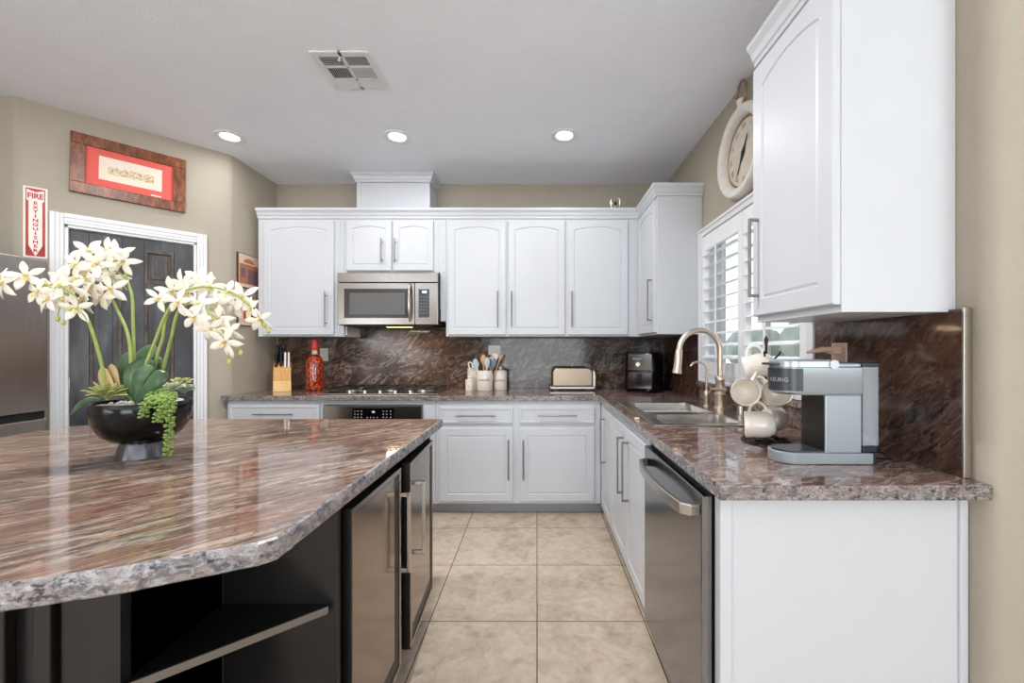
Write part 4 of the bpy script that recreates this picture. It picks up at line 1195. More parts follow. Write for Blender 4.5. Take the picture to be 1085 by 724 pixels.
t = MB().lathe([(.021, 0), (.021, .004), (.0185, .006), (.0185, .050), (.017, .056), (.002, .058)], (1.03, 2.075, ZF), 24).build('air_gap_cap', 'nickel', smooth=True, angle=40)
tag(t, 'short brushed nickel cylinder cap on the sink deck behind the mug tree', 'air gap')

# ------------------------------------------------------------------ mug tree
MX, MY = .868, 1.555
t = thing('mug_tree', 'dark wrought wire mug tree with a scrolled base on the counter', 'mug stand', (MX, MY, ZC))
mb = MB(); mb.tube([(MX, MY, ZC + .008), (MX, MY, ZC + .36), (MX, MY, ZC + .385), (MX, MY, ZC + .40)], [.0045, .0045, .008, .001], 10); mb.build('pole', 'blacksteel', t, smooth=True)
mb = MB()
for k in range(8):
    a = 2 * PI * k / 8; cx_, cy_ = MX + .055 * math.cos(a), MY + .055 * math.sin(a)
    mb.tube([(cx_ + .026 * math.cos(q), cy_ + .026 * math.sin(q), ZC + .006 + .003 * math.sin(3 * q)) for q in [2 * PI * j / 16 for j in range(16)]], .0035, 6, loop=True)
mb.tube([(MX + .083 * math.cos(q), MY + .083 * math.sin(q), ZC + .0035) for q in [2 * PI * j / 40 for j in range(40)]], .0035, 6, loop=True)
mb.tube([(MX + .03 * math.cos(q), MY + .03 * math.sin(q), ZC + .0065) for q in [2 * PI * j / 30 for j in range(30)]], .0035, 6, loop=True)
mb.build('scroll_base', 'blacksteel', t, smooth=True)
HK = []
for (ang, z) in ((-2.35, .165), (-1.2, .165), (-2.2, .33), (-.9, .33), (.8, .30), (2.3, .30)):
    d2 = Vector((math.cos(ang), math.sin(ang), 0)); a = Vector((MX, MY, ZC + z - .03))
    mb = MB(); mb.tube([a, a + d2 * .025 + Vector((0, 0, .008)), a + d2 * .045 + Vector((0, 0, .028)), a + d2 * .050 + Vector((0, 0, .04))], .0033, 8); mb.build('hook_arm', 'blacksteel', t, smooth=True)
def mug(center, axis, hand, label, r=.048, h=.098):
    """axis: direction of the opening; hand: direction of the handle"""
    ax = Vector(axis).normalized(); hd = Vector(hand); hd = (hd - ax * hd.dot(ax)).normalized(); w = ax.cross(hd)
    T = Matrix(((hd.x, w.x, ax.x, center[0]), (hd.y, w.y, ax.y, center[1]), (hd.z, w.z, ax.z, center[2]), (0, 0, 0, 1)))
    t = thing('coffee_mug', label, 'mug', center)
    m = MB(T); b = -h / 2
    m.lathe([(.001, b), (r * .62, b), (r * .70, b + .004), (r * .93, b + .022), (r * 1.0, b + .045), (r * .98, b + .078), (r * 1.02, b + h - .002), (r * .99, b + h), (r * .95, b + h - .003), (r * .92, b + .07), (r * .93, b + .045), (r * .82, b + .020), (.001, b + .008)], (0, 0, 0), 36)
    m.build('cup', 'cream', t, smooth=True, angle=70)
    m = MB(T); pts = [(r * .90 + .034 * math.sin(PI * k / 14), 0, b + h * .80 - (h * .56) * k / 14 ) for k in range(15)]
    pts = [(r * .93 + .036 * math.sin(PI * u) ** .75, 0, b + h * .82 - h * .60 * (u - .06 * math.sin(2 * PI * u))) for u in [k / 16 for k in range(17)]]
    m.tube(pts, .0062, 10); m.build('handle', 'cream', t, smooth=True)
def q3(px, py, Y): return tuple(P(px, py, Y))
mug(q3(804, 388, 1.56), (-.85, .50, -.25), (.1, 0, 1), 'cream mug hanging highest on the mug tree, tipped on its side')
mug(q3(789, 416, 1.485), (-.35, -.86, .12), (.55, .45, .55), 'cream mug opening toward the room, left one of the middle pair')
mug(q3(822, 418, 1.475), (-.30, -.84, .32), (-.4, .45, .55), 'cream mug opening toward the room, right one beside the coffee maker')
mug(q3(805, 450, 1.49), (-.90, .42, -.06), (.0, .25, 1), 'cream mug lying lowest at the front of the mug tree')
mug(q3(819, 444, 1.60), (.50, .6, -.06), (-.1, .2, 1), 'cream mug at the back of the lowest pair, mostly hidden')

# ------------------------------------------------------------------ coffee maker
t = thing('coffee_maker', 'grey and silver single serve coffee maker with a clear rear water tank', 'coffee maker', (.88, 1.295, ZC))
ya, yb2 = 1.235, 1.348; yc = (ya + yb2) / 2; hw = (yb2 - ya) / 2
def capsule(x0, x1, r, n=12):
    """plan outline: round nose at x0, square end at x1"""
    pts = [(x1, yc - r), (x1, yc + r)]
    return pts + [(x0 + r - r * math.sin(a), yc + r * math.cos(a)) for a in [PI * k / n for k in range(n + 1)]]
mb = MB(); loft(mb, [(capsule(.735, 1.012, hw), ZC), (capsule(.733, 1.012, hw + .001), ZC + .034)]); bs = mb.build('drip_base', 'greybody', t, smooth=True, angle=40, bevel=0.002)
mb = MB(); loft(mb, [(capsule(.742, .862, hw - .008), ZC + .0342), (capsule(.742, .862, hw - .008), ZC + .039)]); mb.build('drip_tray', 'darkgrey', t, smooth=True, angle=40)
mb = MB(); mb.box(.868, ya + .001, ZC + .0345, .978, yb2 - .001, ZC + .2085); mb.build('column', 'greybody', t, bevel=0.003)
MB().box(.8655, ya + .004, ZC + .0395, .8678, yb2 - .004, ZC + .2075).build('column_front', 'black', t)
zh0, zh1 = ZC + .209, ZC + .292
mb = MB(); loft(mb, [(capsule(.752, .978, hw - .004), zh0), (capsule(.738, .978, hw + .001), zh0 + .008), (capsule(.738, .978, hw + .001), zh1)]); hd = mb.build('brew_head', 'greybody', t, smooth=True, angle=40)
mb = MB(); loft(mb, [(capsule(.7345, .80, hw + .002, 16), zh0 + .012), (capsule(.7345, .80, hw + .002, 16), zh1 - .003)]); mb.build('front_band', 'darkgrey', hd, smooth=True, angle=40)
mb = MB(); loft(mb, [(capsule(.738, .895, hw + .001), zh1 + .0015), (capsule(.738, .895, hw + .001), zh1 + .018), (capsule(.748, .89, hw - .008), zh1 + .024)]); ld = mb.build('lid', 'greylid', t, smooth=True, angle=40)
mb = MB(); mb.cyl((.893, ya - .004, zh1 + .009), (.893, ya + .004, zh1 + .009), .014, 24); mb.build('lid_pivot', 'greylid', ld, smooth=True, angle=40)
mb = MB(); mb.box(.722, yc - .03, zh1 + .006, .748, yc + .03, zh1 + .014); mb.build('lid_handle', 'darkgrey', ld, bevel=0.003)
mb = MB(); mb.box(.896, ya + .003, zh1 + .0005, .978, yb2 - .003, zh1 + .012); mb.build('top_cover', 'greybody', t, bevel=0.003)
mb = MB(); mb.box(.982, ya + .002, ZC + .036, 1.026, yb2 - .002, ZC + .056); mb.box(1.013, ya + .004, ZC, 1.026, yb2 - .004, ZC + .036); mb.build('tank_foot', 'navy', t, bevel=0.003)
mb = MB(); mb.grid_slab([.981, .9835, 1.0255, 1.028], [ya + .001, ya + .0035, yb2 - .0035, yb2 - .001], lambda i, j: not (i == 1 and j == 1), ZC + .057, ZC + .294); tk = mb.build('water_tank', 'tank', t)
mb = MB(); mb.box(.984, ya + .004, ZC + .0575, 1.025, yb2 - .004, ZC + .085); mb.build('tank_valve', 'greylid', tk, bevel=0.003)
mb = MB(); mb.box(.980, ya, ZC + .2945, 1.030, yb2, ZC + .306); mb.build('tank_lid', 'navy', t, bevel=0.002)
vs, fs = text_geo('KEURIG', .017, .0002)
out = []
r_ = hw + .0028; cxx = .7345 + hw + .002
for v in vs:
    th = PI + .50 + v.x / r_          # around the nose, a little toward the near side
    out.append((cxx + r_ * math.cos(th), yc + r_ * math.sin(th), zh0 + .045 + v.y))
mb = MB(); mb.add(out, fs); mb.build('front_lettering', 'silvertext', hd)
mb = MB(); pts = [(1.03, 1.32, ZC + .02), (1.06, 1.31, ZC + .006), (1.10, 1.28, ZC + .006), (1.125, 1.32, ZC + .006), (1.115, 1.38, ZC + .03), (1.125, 1.45, ZC + .10), (1.125, 1.54, ZC + .22), (1.125, 1.575, ZC + .30), (1.06, 1.585, ZC + .335)]
def smooth_pts(pts, n=6):
    P_ = [Vector(p) for p in pts]; out = []
    for i in range(len(P_) - 1):
        p0, p1, p2, p3 = P_[max(i - 1, 0)], P_[i], P_[i + 1], P_[min(i + 2, len(P_) - 1)]
        for k in range(n):
            u = k / n
            out.append(0.5 * ((2 * p1) + (-p0 + p2) * u + (2 * p0 - 5 * p1 + 4 * p2 - p3) * u * u + (-p0 + 3 * p1 - 3 * p2 + p3) * u ** 3))
    out.append(P_[-1]); return out
mb.tube(smooth_pts(pts[:-1]), .0035, 8); mb.build('power_cord', 'black', t, smooth=True)

# ------------------------------------------------------------------ wall clock
CY, CZc, RC = 2.285, 2.362, .248
t = thing('wall_clock', 'whitewashed pocket watch style wall clock high above the sink window', 'clock', (XW, CY, CZc))
TC = Matrix.Translation((XW - .001, CY, CZc)) @ Euler((0, -PI / 2, 0)).to_matrix().to_4x4()    # local z -> -X
mb = MB(TC); mb.lathe([(RC - .02, 0), (RC, .012), (RC, .050), (RC - .012, .062), (RC - .040, .060), (RC - .055, .048), (RC - .060, .026), (RC - .062, .010)], (0, 0, 0), 56); rim = mb.build('rim', 'clock', t, smooth=True, angle=45)
mb = MB(TC); mb.lathe([(RC - .060, .010), (RC - .058, .020), (RC - .066, .0225), (RC - .072, .020)], (0, 0, 0), 48, closed=True); mb.build('inner_bezel', 'copper', t, smooth=True)
mb = MB(TC); mb.lathe([(RC - .0635, .006), (RC - .0635, .0185), (.001, .0185)], (0, 0, 0), 48); dial = mb.build('dial', 'clockface', t)
FT = face_T((XW - .001 - .0188, CY, CZc), (-1, 0))
nm = MB()
for k, s_ in enumerate(['XII', 'I', 'II', 'III', 'IV', 'V', 'VI', 'VII', 'VIII', 'IX', 'X', 'XI']):
    a = 2 * PI * k / 12; vs, fs = text_geo(s_, .036, .0003)
    R2 = Matrix.Rotation(-a, 4, 'Z'); nm.add([FT @ (R2 @ Vector((v.x, v.y + .145, v.z))) for v in vs], fs)
nm.build('numerals', 'ink', dial)
for ang, L, w_ in ((math.radians(32), .095, .011), (math.radians(212), .135, .009)):
    mb = MB(); n_ = 10
    pl = [(w_ * (1 + .5 * math.sin(9 * u)) * (1 - u) + .001, L * u) for u in [k / n_ for k in range(n_ + 1)]]
    vs = []; R2 = Matrix.Rotation(-ang, 4, 'Z')
    poly = [(x, y) for x, y in pl] + [(-x, y) for x, y in pl[::-1]]
    N2 = len(poly)
    v3 = [FT @ (R2 @ Vector((x, y, .004))) for x, y in poly] + [FT @ (R2 @ Vector((x, y, .0065))) for x, y in poly]
    mb.add(v3, [tuple(range(N2))[::-1], tuple(range(N2, 2 * N2))] + [(i, (i + 1) % N2, N2 + (i + 1) % N2, N2 + i) for i in range(N2)]); mb.build('clock_hand', 'black', dial)
mb = MB(); mb.cyl(FT @ Vector((0, 0, 0)), FT @ Vector((0, 0, .010)), .012, 16); mb.build('hub', 'black', dial)
mb = MB(); mb.lathe([(.024, 0), (.024, .012), (.016, .018), (.026, .026), (.028, .042), (.020, .050)], (XW - .032, CY, CZc + RC - .004), 20); mb.build('crown_knob', 'clock', t, smooth=True, angle=40)
pts = [(XW - .032, CY + .050 * math.sin(a), CZc + RC + .067 - .068 * math.cos(a) + .010) for a in [2 * PI * k / 36 for k in range(36)]]
mb = MB(); mb.tube(pts, .0075, 10, loop=True); mb.build('hanging_ring', 'copper', t, smooth=True)

# ------------------------------------------------------------------ things on the pantry wall
def dface(s, z, off=0.0):
    p = D(s, off, z); return face_T(p, (nl.x, nl.y))
# right (local x) of a viewer facing the wall corresponds to decreasing s
sA, sB, zA, zB = .826, .270, 2.258, 2.640
sc_, zc_ = (sA + sB) / 2, (zA + zB) / 2; w2, h2 = (sA - sB) / 2, (zB - zA) / 2
t = thing('framed_picture', 'wooden framed city sketch with a red mat above the black pantry door', 'picture', D(sc_, 0, zc_))
TT = dface(sc_, zc_, .001) @ Matrix.Rotation(math.radians(-1.0), 4, 'Z')
fw = .068
for k, (a, b, c_, d_) in enumerate(((-w2, h2 - fw, w2, h2), (-w2, -h2, w2, -h2 + fw), (-w2, -h2 + fw, -w2 + fw, h2 - fw), (w2 - fw, -h2 + fw, w2, h2 - fw))):
    mb = MB(TT); mb.box(a, b, 0, c_, d_, .024); mb.build('frame_rail', 'frame_wood', t, bevel=0.003)
mb = MB(TT); mb.box(-w2 + fw, -h2 + fw, .002, w2 - fw, h2 - fw, .010); mt = mb.build('red_mat', 'redmat', t)
mb = MB(TT); mb.box(-.152, -.074, .0101, .152, .078, .0112); pr_ = mb.build('print', 'paper', mt)
mb = MB(TT)
random.seed(3)
top = [(-.110 + .22 * k / 20, .016 + random.uniform(-.006, .014)) for k in range(21)]; bot = [(-.110 + .22 * k / 20, -.028 + random.uniform(-.006, .004)) for k in range(21)]
poly = top + bot[::-1]; N2 = len(poly)
mb.add([(x, y, .0116) for x, y in poly], [tuple(range(N2))[::-1]]); mb.build('sketch', 'sketch', pr_)
mb = MB(TT); mb.box(.098, -.114, .0101, .150, -.106, .0112); mb.build('caption_slip', 'paper', mt)

t = thing('fire_extinguisher_sign', 'white and red FIRE EXTINGUISHER arrow sign beside the pantry door casing', 'sign', D(.965, 0, 2.03))
s0_, s1_ = .916, 1.012; sm_ = (s0_ + s1_) / 2; hw_ = (s1_ - s0_) / 2; zc_ = 2.035; hh = .215
TT = dface(sm_, zc_, .0015)
mb = MB(TT); mb.box(-hw_, -hh, 0, hw_, hh, .002); sg = mb.build('sign_plate', 'signwhite', t, bevel=0.002)
def flat(m, poly, z=.0024):
    m.add([(x, y, z) for x, y in poly], [tuple(range(len(poly)))])
k_ = hw_ / .055
mb = MB(TT)
bo = .044 * k_; bi = .031 * k_
flat(mb, [(-bo, -hh + .012), (-bo + .004, -hh + .012), (-bo + .004, hh - .012), (-bo, hh - .012)])
flat(mb, [(bo - .004, -hh + .012), (bo, -hh + .012), (bo, hh - .012), (bo - .004, hh - .012)])
flat(mb, [(-bo, hh - .017), (bo, hh - .017), (bo, hh - .010), (-bo, hh - .010)])
flat(mb, [(-bo + .004, hh - .017), (0, hh - .030), (bo - .004, hh - .017)])
flat(mb, [(-bo + .004, -hh + .012), (-bi, -hh + .06), (-bi, hh - .085), (-bo + .004, hh - .085)])
flat(mb, [(bi, -hh + .06), (bo - .004, -hh + .012), (bo - .004, hh - .085), (bi, hh - .085)])
flat(mb, [(-bo + .004, -hh + .010), (0, -hh + .010), (-bi, -hh + .075), (-bo + .004, -hh + .075)])
flat(mb, [(0, -hh + .010), (bo - .004, -hh + .010), (bo - .004, -hh + .075), (bi, -hh + .075)])
mb.build('red_border', 'red', sg)
vs, fs = text_geo('FIRE', .038, .0002, bold=.035)
mb = MB(); mb.add([TT @ Vector((v.x * .92, v.y * 1.15 + hh - .056, .0026 + v.z)) for v in vs], fs)
for k, ch in enumerate('EXTINGUISHER'):
    vs, fs = text_geo(ch, .026, .0002, bold=.035)
    mb.add([TT @ Vector((v.x * 1.15, v.y + hh - .098 - k * .0262, .0026 + v.z)) for v in vs], fs)
mb.build('lettering', 'red', sg)
mb = MB(TT); mb.box(-.012, hh - .012, -.001, .012, hh + .006, -.0003); mb.build('hanger_tab', 'lightwood', t)

def tile_picture(y0, y1, z0, z1, label, kind):
    t = thing('small_picture', label, 'picture', (-2.37, (y0 + y1) / 2, z0))
    x = -2.3695
    b = MB().box(x, y0, z0, x + .014, y1, z1).build('backing', 'darkwood', t, bevel=0.001)
    x += .0142; W_, H_ = y1 - y0, z1 - z0
    def q(a, b_, c, d, mat, nm, e=0):
        return MB().box(x, y0 + W_ * a, z0 + H_ * b_, x + .0008 + e, y0 + W_ * c, z0 + H_ * d).build(nm, mat, t)
    q(.03, .02, .98, .98, 'art_sky', 'painted_ground')
    if kind == 0:
        q(.05, .12, .98, .70, 'art_rust', 'painted_house', .0006); q(.12, .30, .34, .58, 'art_mauve', 'painted_window', .0012); q(.46, .14, .95, .56, 'art_mauve', 'painted_doorway', .0012)
        m = MB(); n = 12; pts = [(x + .0016, y0 + W_ * (.5 + .26 * math.cos(PI * k / n)), z0 + H_ * (.74 + .14 * math.sin(PI * k / n))) for k in range(n + 1)]
        m.add(pts, [tuple(range(n + 1))[::-1]]); m.build('painted_arch', 'art_rust', t)
    else:
        q(.25, .15, .90, .70, 'art_red', 'painted_roof', .0006); q(.35, .25, .60, .50, 'art_sky', 'painted_patch', .0012)
tile_picture(3.235, 3.47, 1.762, 2.035, 'small picture of a rust coloured arched house on the return wall', 0)
tile_picture(3.235, 3.47, 1.455, 1.690, 'small red and cream picture lower on the return wall, behind the orchid blooms', 1)

# ------------------------------------------------------------------ refrigerator
t = thing('refrigerator', 'large stainless steel refrigerator left of the pantry door', 'refrigerator', (-3.25, 1.94, 0))
fx = -2.865
MB().box(-3.66, 1.49, 0.02, fx - .062, 2.405, 1.755).build('cabinet_body', 'darkgrey', t, bevel=0.004)
for ya_, yb_, hy in ((1.492, 1.944, 1.90), (1.950, 2.403, 1.99)):
    d_ = MB().box(fx - .060, ya_, 0.905, fx, yb_, 1.780).build('door', 'steel_z', t, bevel=0.006)
    if hy < 1.95: bar_handle((fx, hy, 1.05), (fx, hy, 1.62), (1, 0, 0), r=.012, post=.05, parent=d_, mat='nickel')
    else: bar_handle((fx, hy, 1.05), (fx, hy, 1.62), (1, 0, 0), r=.012, post=.05, parent=d_, mat='nickel')
d_ = MB().box(fx - .060, 1.492, 0.06, fx, 2.403, 0.862).build('freezer_drawer', 'steel_z', t, bevel=0.006)
MB().box(fx - .055, 1.50, 0.864, fx - .012, 2.398, 0.903).build('grip_recess', 'gap', t)
MB().box(fx - .06, 1.50, 0.0, fx - .09, 2.40, 0.06).build('kick_grille', 'black', t)
MB().box(fx, 2.285, 1.69, fx + .0015, 2.325, 1.712).build('badge', 'darkgrey', t)

# ------------------------------------------------------------------ island
ITOP = [(-.475, 2.06), (-1.76, 2.06), (-2.13, 1.86), (-2.13, .86), (-2.02, .70), (-1.70, .60), (-1.35, .56), (-1.05, .565), (-.793, .606), (-.66, .652), (-.56, .705), (-.50, .735), (-.478, .760)]
def densify(poly, rough_rng):
    out = []
    for i in range(len(poly)):
        a, b = Vector(poly[i]), Vector(poly[(i + 1) % len(poly)]); n = max(1, int((b - a).length / .02))
        for k in range(n): out.append(tuple(a.lerp(b, k / n)))
    return out
dp = densify(ITOP, None)
random.seed(11)
mb = MB()
Ld = len(dp)
cxx = sum(p[0] for p in dp) / Ld; cyy = sum(p[1] for p in dp) / Ld
def nrm_at(i):
    a, b = Vector(dp[i - 1]), Vector(dp[(i + 1) % Ld]); d = (b - a).normalized(); n_ = Vector((d.y, -d.x))
    c_ = Vector(dp[i]) - Vector((cxx, cyy)); return n_ if n_.dot(c_) > 0 else -n_
levels = [(CT1, -.006, .0), (CT1 - .003, .0, .0015), (CT1 - .014, .003, .0028), (CT1 - .026, .001, .0028), (CT1 - .040, -.002, .0024), (CT1 - .044, -.006, .001)]
vs = []
for z, o_, am in levels:
    for i in range(Ld):
        n_ = nrm_at(i); p = Vector(dp[i]) + n_ * (o_ + random.uniform(-am, am))
        vs.append((p.x, p.y, z + (random.uniform(-.001, .001) if am > .002 else 0)))
fs = [(j * Ld + i, j * Ld + (i + 1) % Ld, (j + 1) * Ld + (i + 1) % Ld, (j + 1) * Ld + i) for j in range(len(levels) - 1) for i in range(Ld)]
mb.add(vs, fs, 1); mb.add(vs[:Ld], [tuple(range(Ld))[::-1]], 0); mb.add(vs[-Ld:], [tuple(range(Ld))], 1)
o = mb.build('island_countertop', ['granite_island', 'granite_rough'])
import bmesh
bm = bmesh.new(); bm.from_mesh(o.data); bmesh.ops.remove_doubles(bm, verts=bm.verts, dist=1e-5); bmesh.ops.recalc_face_normals(bm, faces=bm.faces); bm.to_mesh(o.data); bm.free()
tag(o, 'large brown streaked granite island top with a chiselled grey edge', 'countertop')

ZI = CT1 - .045
t = thing('island_cabinet', 'black wooden kitchen island base with open corner shelves', 'island', (-1.3, 1.4, 0))
foot = [(-2.05, 2.00), (-2.05, .95), (-1.90, .82), (-.812, .82), (-.812, 1.06), (-.520, 1.06), (-.520, 1.080), (-1.12, 1.080), (-1.12, 1.985), (-.520, 1.985), (-.520, 2.00)]
MB().prism(foot, .095, ZI).build('carcass', 'black_wood', t, bevel=0.0015)
MB().box(-.534, 1.0605, .095, -.516, 1.079, ZI).build('corner_post', 'black_wood', t)
MB().prism([(-1.98, 1.93), (-1.98, 1.0), (-1.85, .88), (-.90, .88), (-.58, 1.12), (-.58, 1.93)], 0, .093).build('plinth', 'black', t)
MB().box(-.830, .802, .095, -.812, 1.0595, ZI).build('side_panel', 'black_wood', t)
tri = [(-.8115, 1.0595), (-.8115, .803), (-.535, 1.052), (-.535, 1.0595)]
for za, zb_ in ((.587, .605), (.096, .114)):
    sh = MB().prism(tri, za, zb_).build('shelf', 'black_wood', t)
    a, b = Vector((-.8115, .8005)), Vector((-.535, 1.0495)); d_ = (b - a).normalized(); n_ = Vector((d_.y, -d_.x))
    MB().prism([tuple(a), tuple(b), tuple(b + n_ * .003), tuple(a + n_ * .003)], za, zb_).build('pale_edge', plain('grey_shelf_edge', (104, 96, 88), 0.4), sh)  # thin paler grey strip along the shelf front
MB().box(-.828, .800, .095, -.812, .8015, ZI).build('edge_strip', 'black_wood', t)
for xa, xb in ((-.985, -.950), (-1.075, -1.040)):
    MB().box(xa, .800, .095, xb, .8195, ZI).build('pilaster', 'black_wood', t, bevel=0.003)
MB().box(-.945, .812, .12, -.835, .8195, ZI - .02).build('raised_panel', 'black_wood', t, bevel=0.004)
for xa, xb in ((-1.45, -1.10), (-1.84, -1.49)): MB().box(xa, .812, .12, xb, .8195, ZI - .02).build('raised_panel', 'black_wood', t, bevel=0.004)

# beverage cooler with two stainless doors on the aisle side
t = thing('beverage_cooler', 'built-in under-counter cooler with two stainless framed doors facing the aisle', 'cooler', (-.8, 1.53, 0))
MB().box(-1.115, 1.084, .097, -.534, 1.981, ZI - .002).build('housing', 'black', t)
def cooler_door(y0, y1, z0, z1, ang, hinge_far, hy):
    hyp = y1 if hinge_far else y0
    Tm = Matrix.Translation((-.530, hyp, 0)) @ Matrix.Rotation(ang, 4, 'Z') @ Matrix.Translation((.530, -hyp, 0))
    m = MB(Tm); m.box(-.530, y0, z0, -.500, y1, z1)
    d = m.build('door', 'black', t, bevel=0.002)
    fw_ = .018; x = -.4999
    m = MB(Tm); m.box(x, y0, z0, x + .004, y0 + fw_, z1); m.box(x, y1 - fw_, z0, x + .004, y1, z1); m.box(x, y0 + fw_, z0, x + .004, y1 - fw_, z0 + fw_); m.box(x, y0 + fw_, z1 - fw_, x + .004, y1 - fw_, z1)
    m.build('door_frame', 'cooler', d, bevel=0.001)
    far_gap = .055
    m = MB(Tm); m.box(x, y0 + fw_ + .002, z0 + fw_ + .06, x + .0025, y1 - fw_ - .050, z1 - fw_ - .002); m.build('door_panel', 'cooler', d)
    p0 = Tm @ Vector((-.496, hy, .465)); p1 = Tm @ Vector((-.496, hy, .750)); out = Tm.to_3x3() @ Vector((1, 0, 0))
    bar_handle(p0, p1, out, r=.0075, post=.038, parent=d, square=True, mat='nickel')
cooler_door(1.105, 1.500, .100, .832, 0.0, False, 1.470)
cooler_door(1.552, 1.955, .125, .832, 0.045, True, 1.598)

# ------------------------------------------------------------------ orchid bowl on the island
OX, OY = -1.290, 1.345
t = thing('orchid_arrangement', 'black pedestal bowl of white artificial orchids with trailing succulents on the island', 'potted orchid', (OX, OY, ZC))
orch = t
mb = MB(); mb.lathe([(.068, 0), (.067, .004), (.057, .044), (.054, .050)], (OX, OY, ZC), 48); mb.build('pedestal', plain('dark_silver_pedestal', (92, 92, 96), 0.22, metal=0.9), t, smooth=True, angle=50)
mb = MB(); mb.lathe([(.045, .0505), (.078, .056), (.104, .078), (.120, .112), (.1255, .150), (.126, .176), (.1235, .179), (.120, .176), (.118, .150), (.020, .148), (.001, .148)], (OX, OY, ZC), 64); mb.build('bowl', 'gloss_black', t, smooth=True, angle=60)
mb = MB(); random.seed(5)
for k in range(260):
    a = random.uniform(0, 2 * PI); r_ = .110 * math.sqrt(random.random())
    mb.ball((OX + r_ * math.cos(a), OY + r_ * math.sin(a), ZC + .163 + random.uniform(-.004, .006)), random.uniform(.006, .010), 6)
pb = mb.build('pebbles', 'pebble', t, smooth=True); pb['kind'] = 'stuff'
ZR = ZC + .168
def cubic(pts, n=7): return smooth_pts(pts, n)
def stem(pix, name='stem', r0=.0052, r1=.003):
    """pix: list of (px, py, depth offset)"""
    pts = cubic([P(a, b, OY + d) for a, b, d in pix]); n = len(pts)
    m = MB(); m.tube(pts, [r0 + (r1 - r0) * i / (n - 1) for i in range(n)], 8); m.build(name, 'stem', orch, smooth=True); return pts
stem([(114, 424, 0), (109, 392, -.01), (98, 352, -.03), (88, 331, -.04), (75, 315, -.05), (50, 303, -.06), (20, 297, -.07), (-10, 295, -.08)])
stem([(140, 424, .02), (137, 362, .03), (125, 330, .04), (116, 315, .04), (100, 311, .04), (80, 318, .03)])
stem([(143, 424, .03), (141, 345, .05), (140, 315, .05), (135, 298, .05), (130, 280, .05), (118, 276, .03)])
stem([(148, 424, -.02), (152, 395, -.03), (165, 360, -.03), (175, 335, -.03), (190, 312, -.02), (215, 304, 0), (245, 310, .02), (268, 328, .03), (286, 352, .03)])
stem([(160, 424, .02), (166, 380, .02), (172, 360, .02), (177, 335, .02), (192, 312, .04), (212, 306, .05), (228, 318, .06)])
stem([(166, 424, 0), (172, 395, 0), (181, 360, -.02), (189, 330, -.03), (205, 322, -.04), (225, 336, -.05), (240, 356, -.05), (252, 370, -.05)])
stem([(134, 296, .05), (124, 288, .05), (112, 286, .03)], 'stem_branch', .003, .002)
stem([(135, 308, .05), (128, 300, .05), (119, 294, .04)], 'stem_branch', .003, .002)

def petal_geo(L, W_, bend, n=6):
    """petal along +x, cupped, returns verts, faces (double sided surface)"""
    vs = []; fs = []
    for i in range(n + 1):
        u = i / n
        w_ = W_ * (math.sin(PI * min(1, (u * .93 + .07))) ** .8) * (0.55 + 0.75 * u if u < .6 else 1.0)
        if i == n: w_ = W_ * .08
        x = L * u; z = bend * u * u
        vs += [(x, -w_, z + .004 * (w_ / W_)), (x, 0, z - .001), (x, w_, z + .004 * (w_ / W_))]
    for i in range(n):
        a = i * 3
        fs += [(a, a + 3, a + 4, a + 1), (a + 1, a + 4, a + 5, a + 2)]
    return vs, fs
rng = random.Random(21)
def flower(px, py, dy, size=1.0, face=None):
    c = P(px, py, OY + dy)
    if face is None:
        face = Vector((rng.uniform(-.55, .55) + .15, -1.0, rng.uniform(-.5, .45)))
    zv = Vector(face).normalized(); xv = Vector((0, 0, 1)).cross(zv).normalized(); yv = zv.cross(xv)
    roll = rng.uniform(-.5, .5)
    B = Matrix(((xv.x, yv.x, zv.x, c.x), (xv.y, yv.y, zv.y, c.y), (xv.z, yv.z, zv.z, c.z), (0, 0, 0, 1))) @ Matrix.Rotation(roll, 4, 'Z')
    m = MB(B)
    for k, (ang, L, W_) in enumerate(((90, .046, .0105), (162, .050, .0105), (18, .050, .0105), (234, .052, .012), (306, .052, .012))):
        a = math.radians(ang + rng.uniform(-9, 9)); L *= size * rng.uniform(.9, 1.1)
        vs, fs = petal_geo(L, W_ * size, rng.uniform(-.016, .014) * size)
        m.add(vs, fs, 0, Matrix.Rotation(a, 4, 'Z'))
    f = m.build('flower', 'petal', orch, smooth=True, angle=180)
    so = f.modifiers.new('thickness', 'SOLIDIFY'); so.thickness = .0012
    m = MB(B)
    m.ball((0, .001, .005), .0055 * size, 8, sc=(1, 1, 1.2))
    vs, fs = petal_geo(.017 * size, .0065 * size, .007 * size, 4); m.add(vs, fs, 0, Matrix.Translation((0, -.002, .004)) @ Matrix.Rotation(-PI / 2, 4, 'Z'))
    m.build('flower_lip', 'lip', f, smooth=True, angle=180)
LFT = [(113, 266, .03), (94, 266, .04), (81, 280, .0), (102, 279, -.01), (130, 277, .04), (119, 292, .05), (27, 292, -.08), (3, 300, -.09), (40, 309, -.07), (54, 302, -.05), (75, 304, -.04), (97, 303, .0), (117, 306, .03), (66, 317, -.06), (81, 326, -.05), (89, 315, -.02), (107, 314, .02), (68, 296, -.02), (52, 317, -.07), (122, 270, .06), (92, 288, .02)]
RGT = [(169, 316, -.04), (189, 320, -.05), (194, 300, .02), (210, 296, .03), (211, 322, -.05), (223, 303, .03), (206, 336, -.06), (231, 337, -.03), (223, 348, -.06), (244, 350, -.05), (238, 362, -.07), (241, 310, .02), (257, 314, .04), (265, 327, .03), (275, 339, .03), (199, 311, .0), (229, 322, .0), (216, 310, .04), (250, 324, .05), (221, 333, .0), (182, 308, .0)]
for i, (a, b, d) in enumerate(LFT): flower(a, b, d, rng.uniform(.92, 1.12))
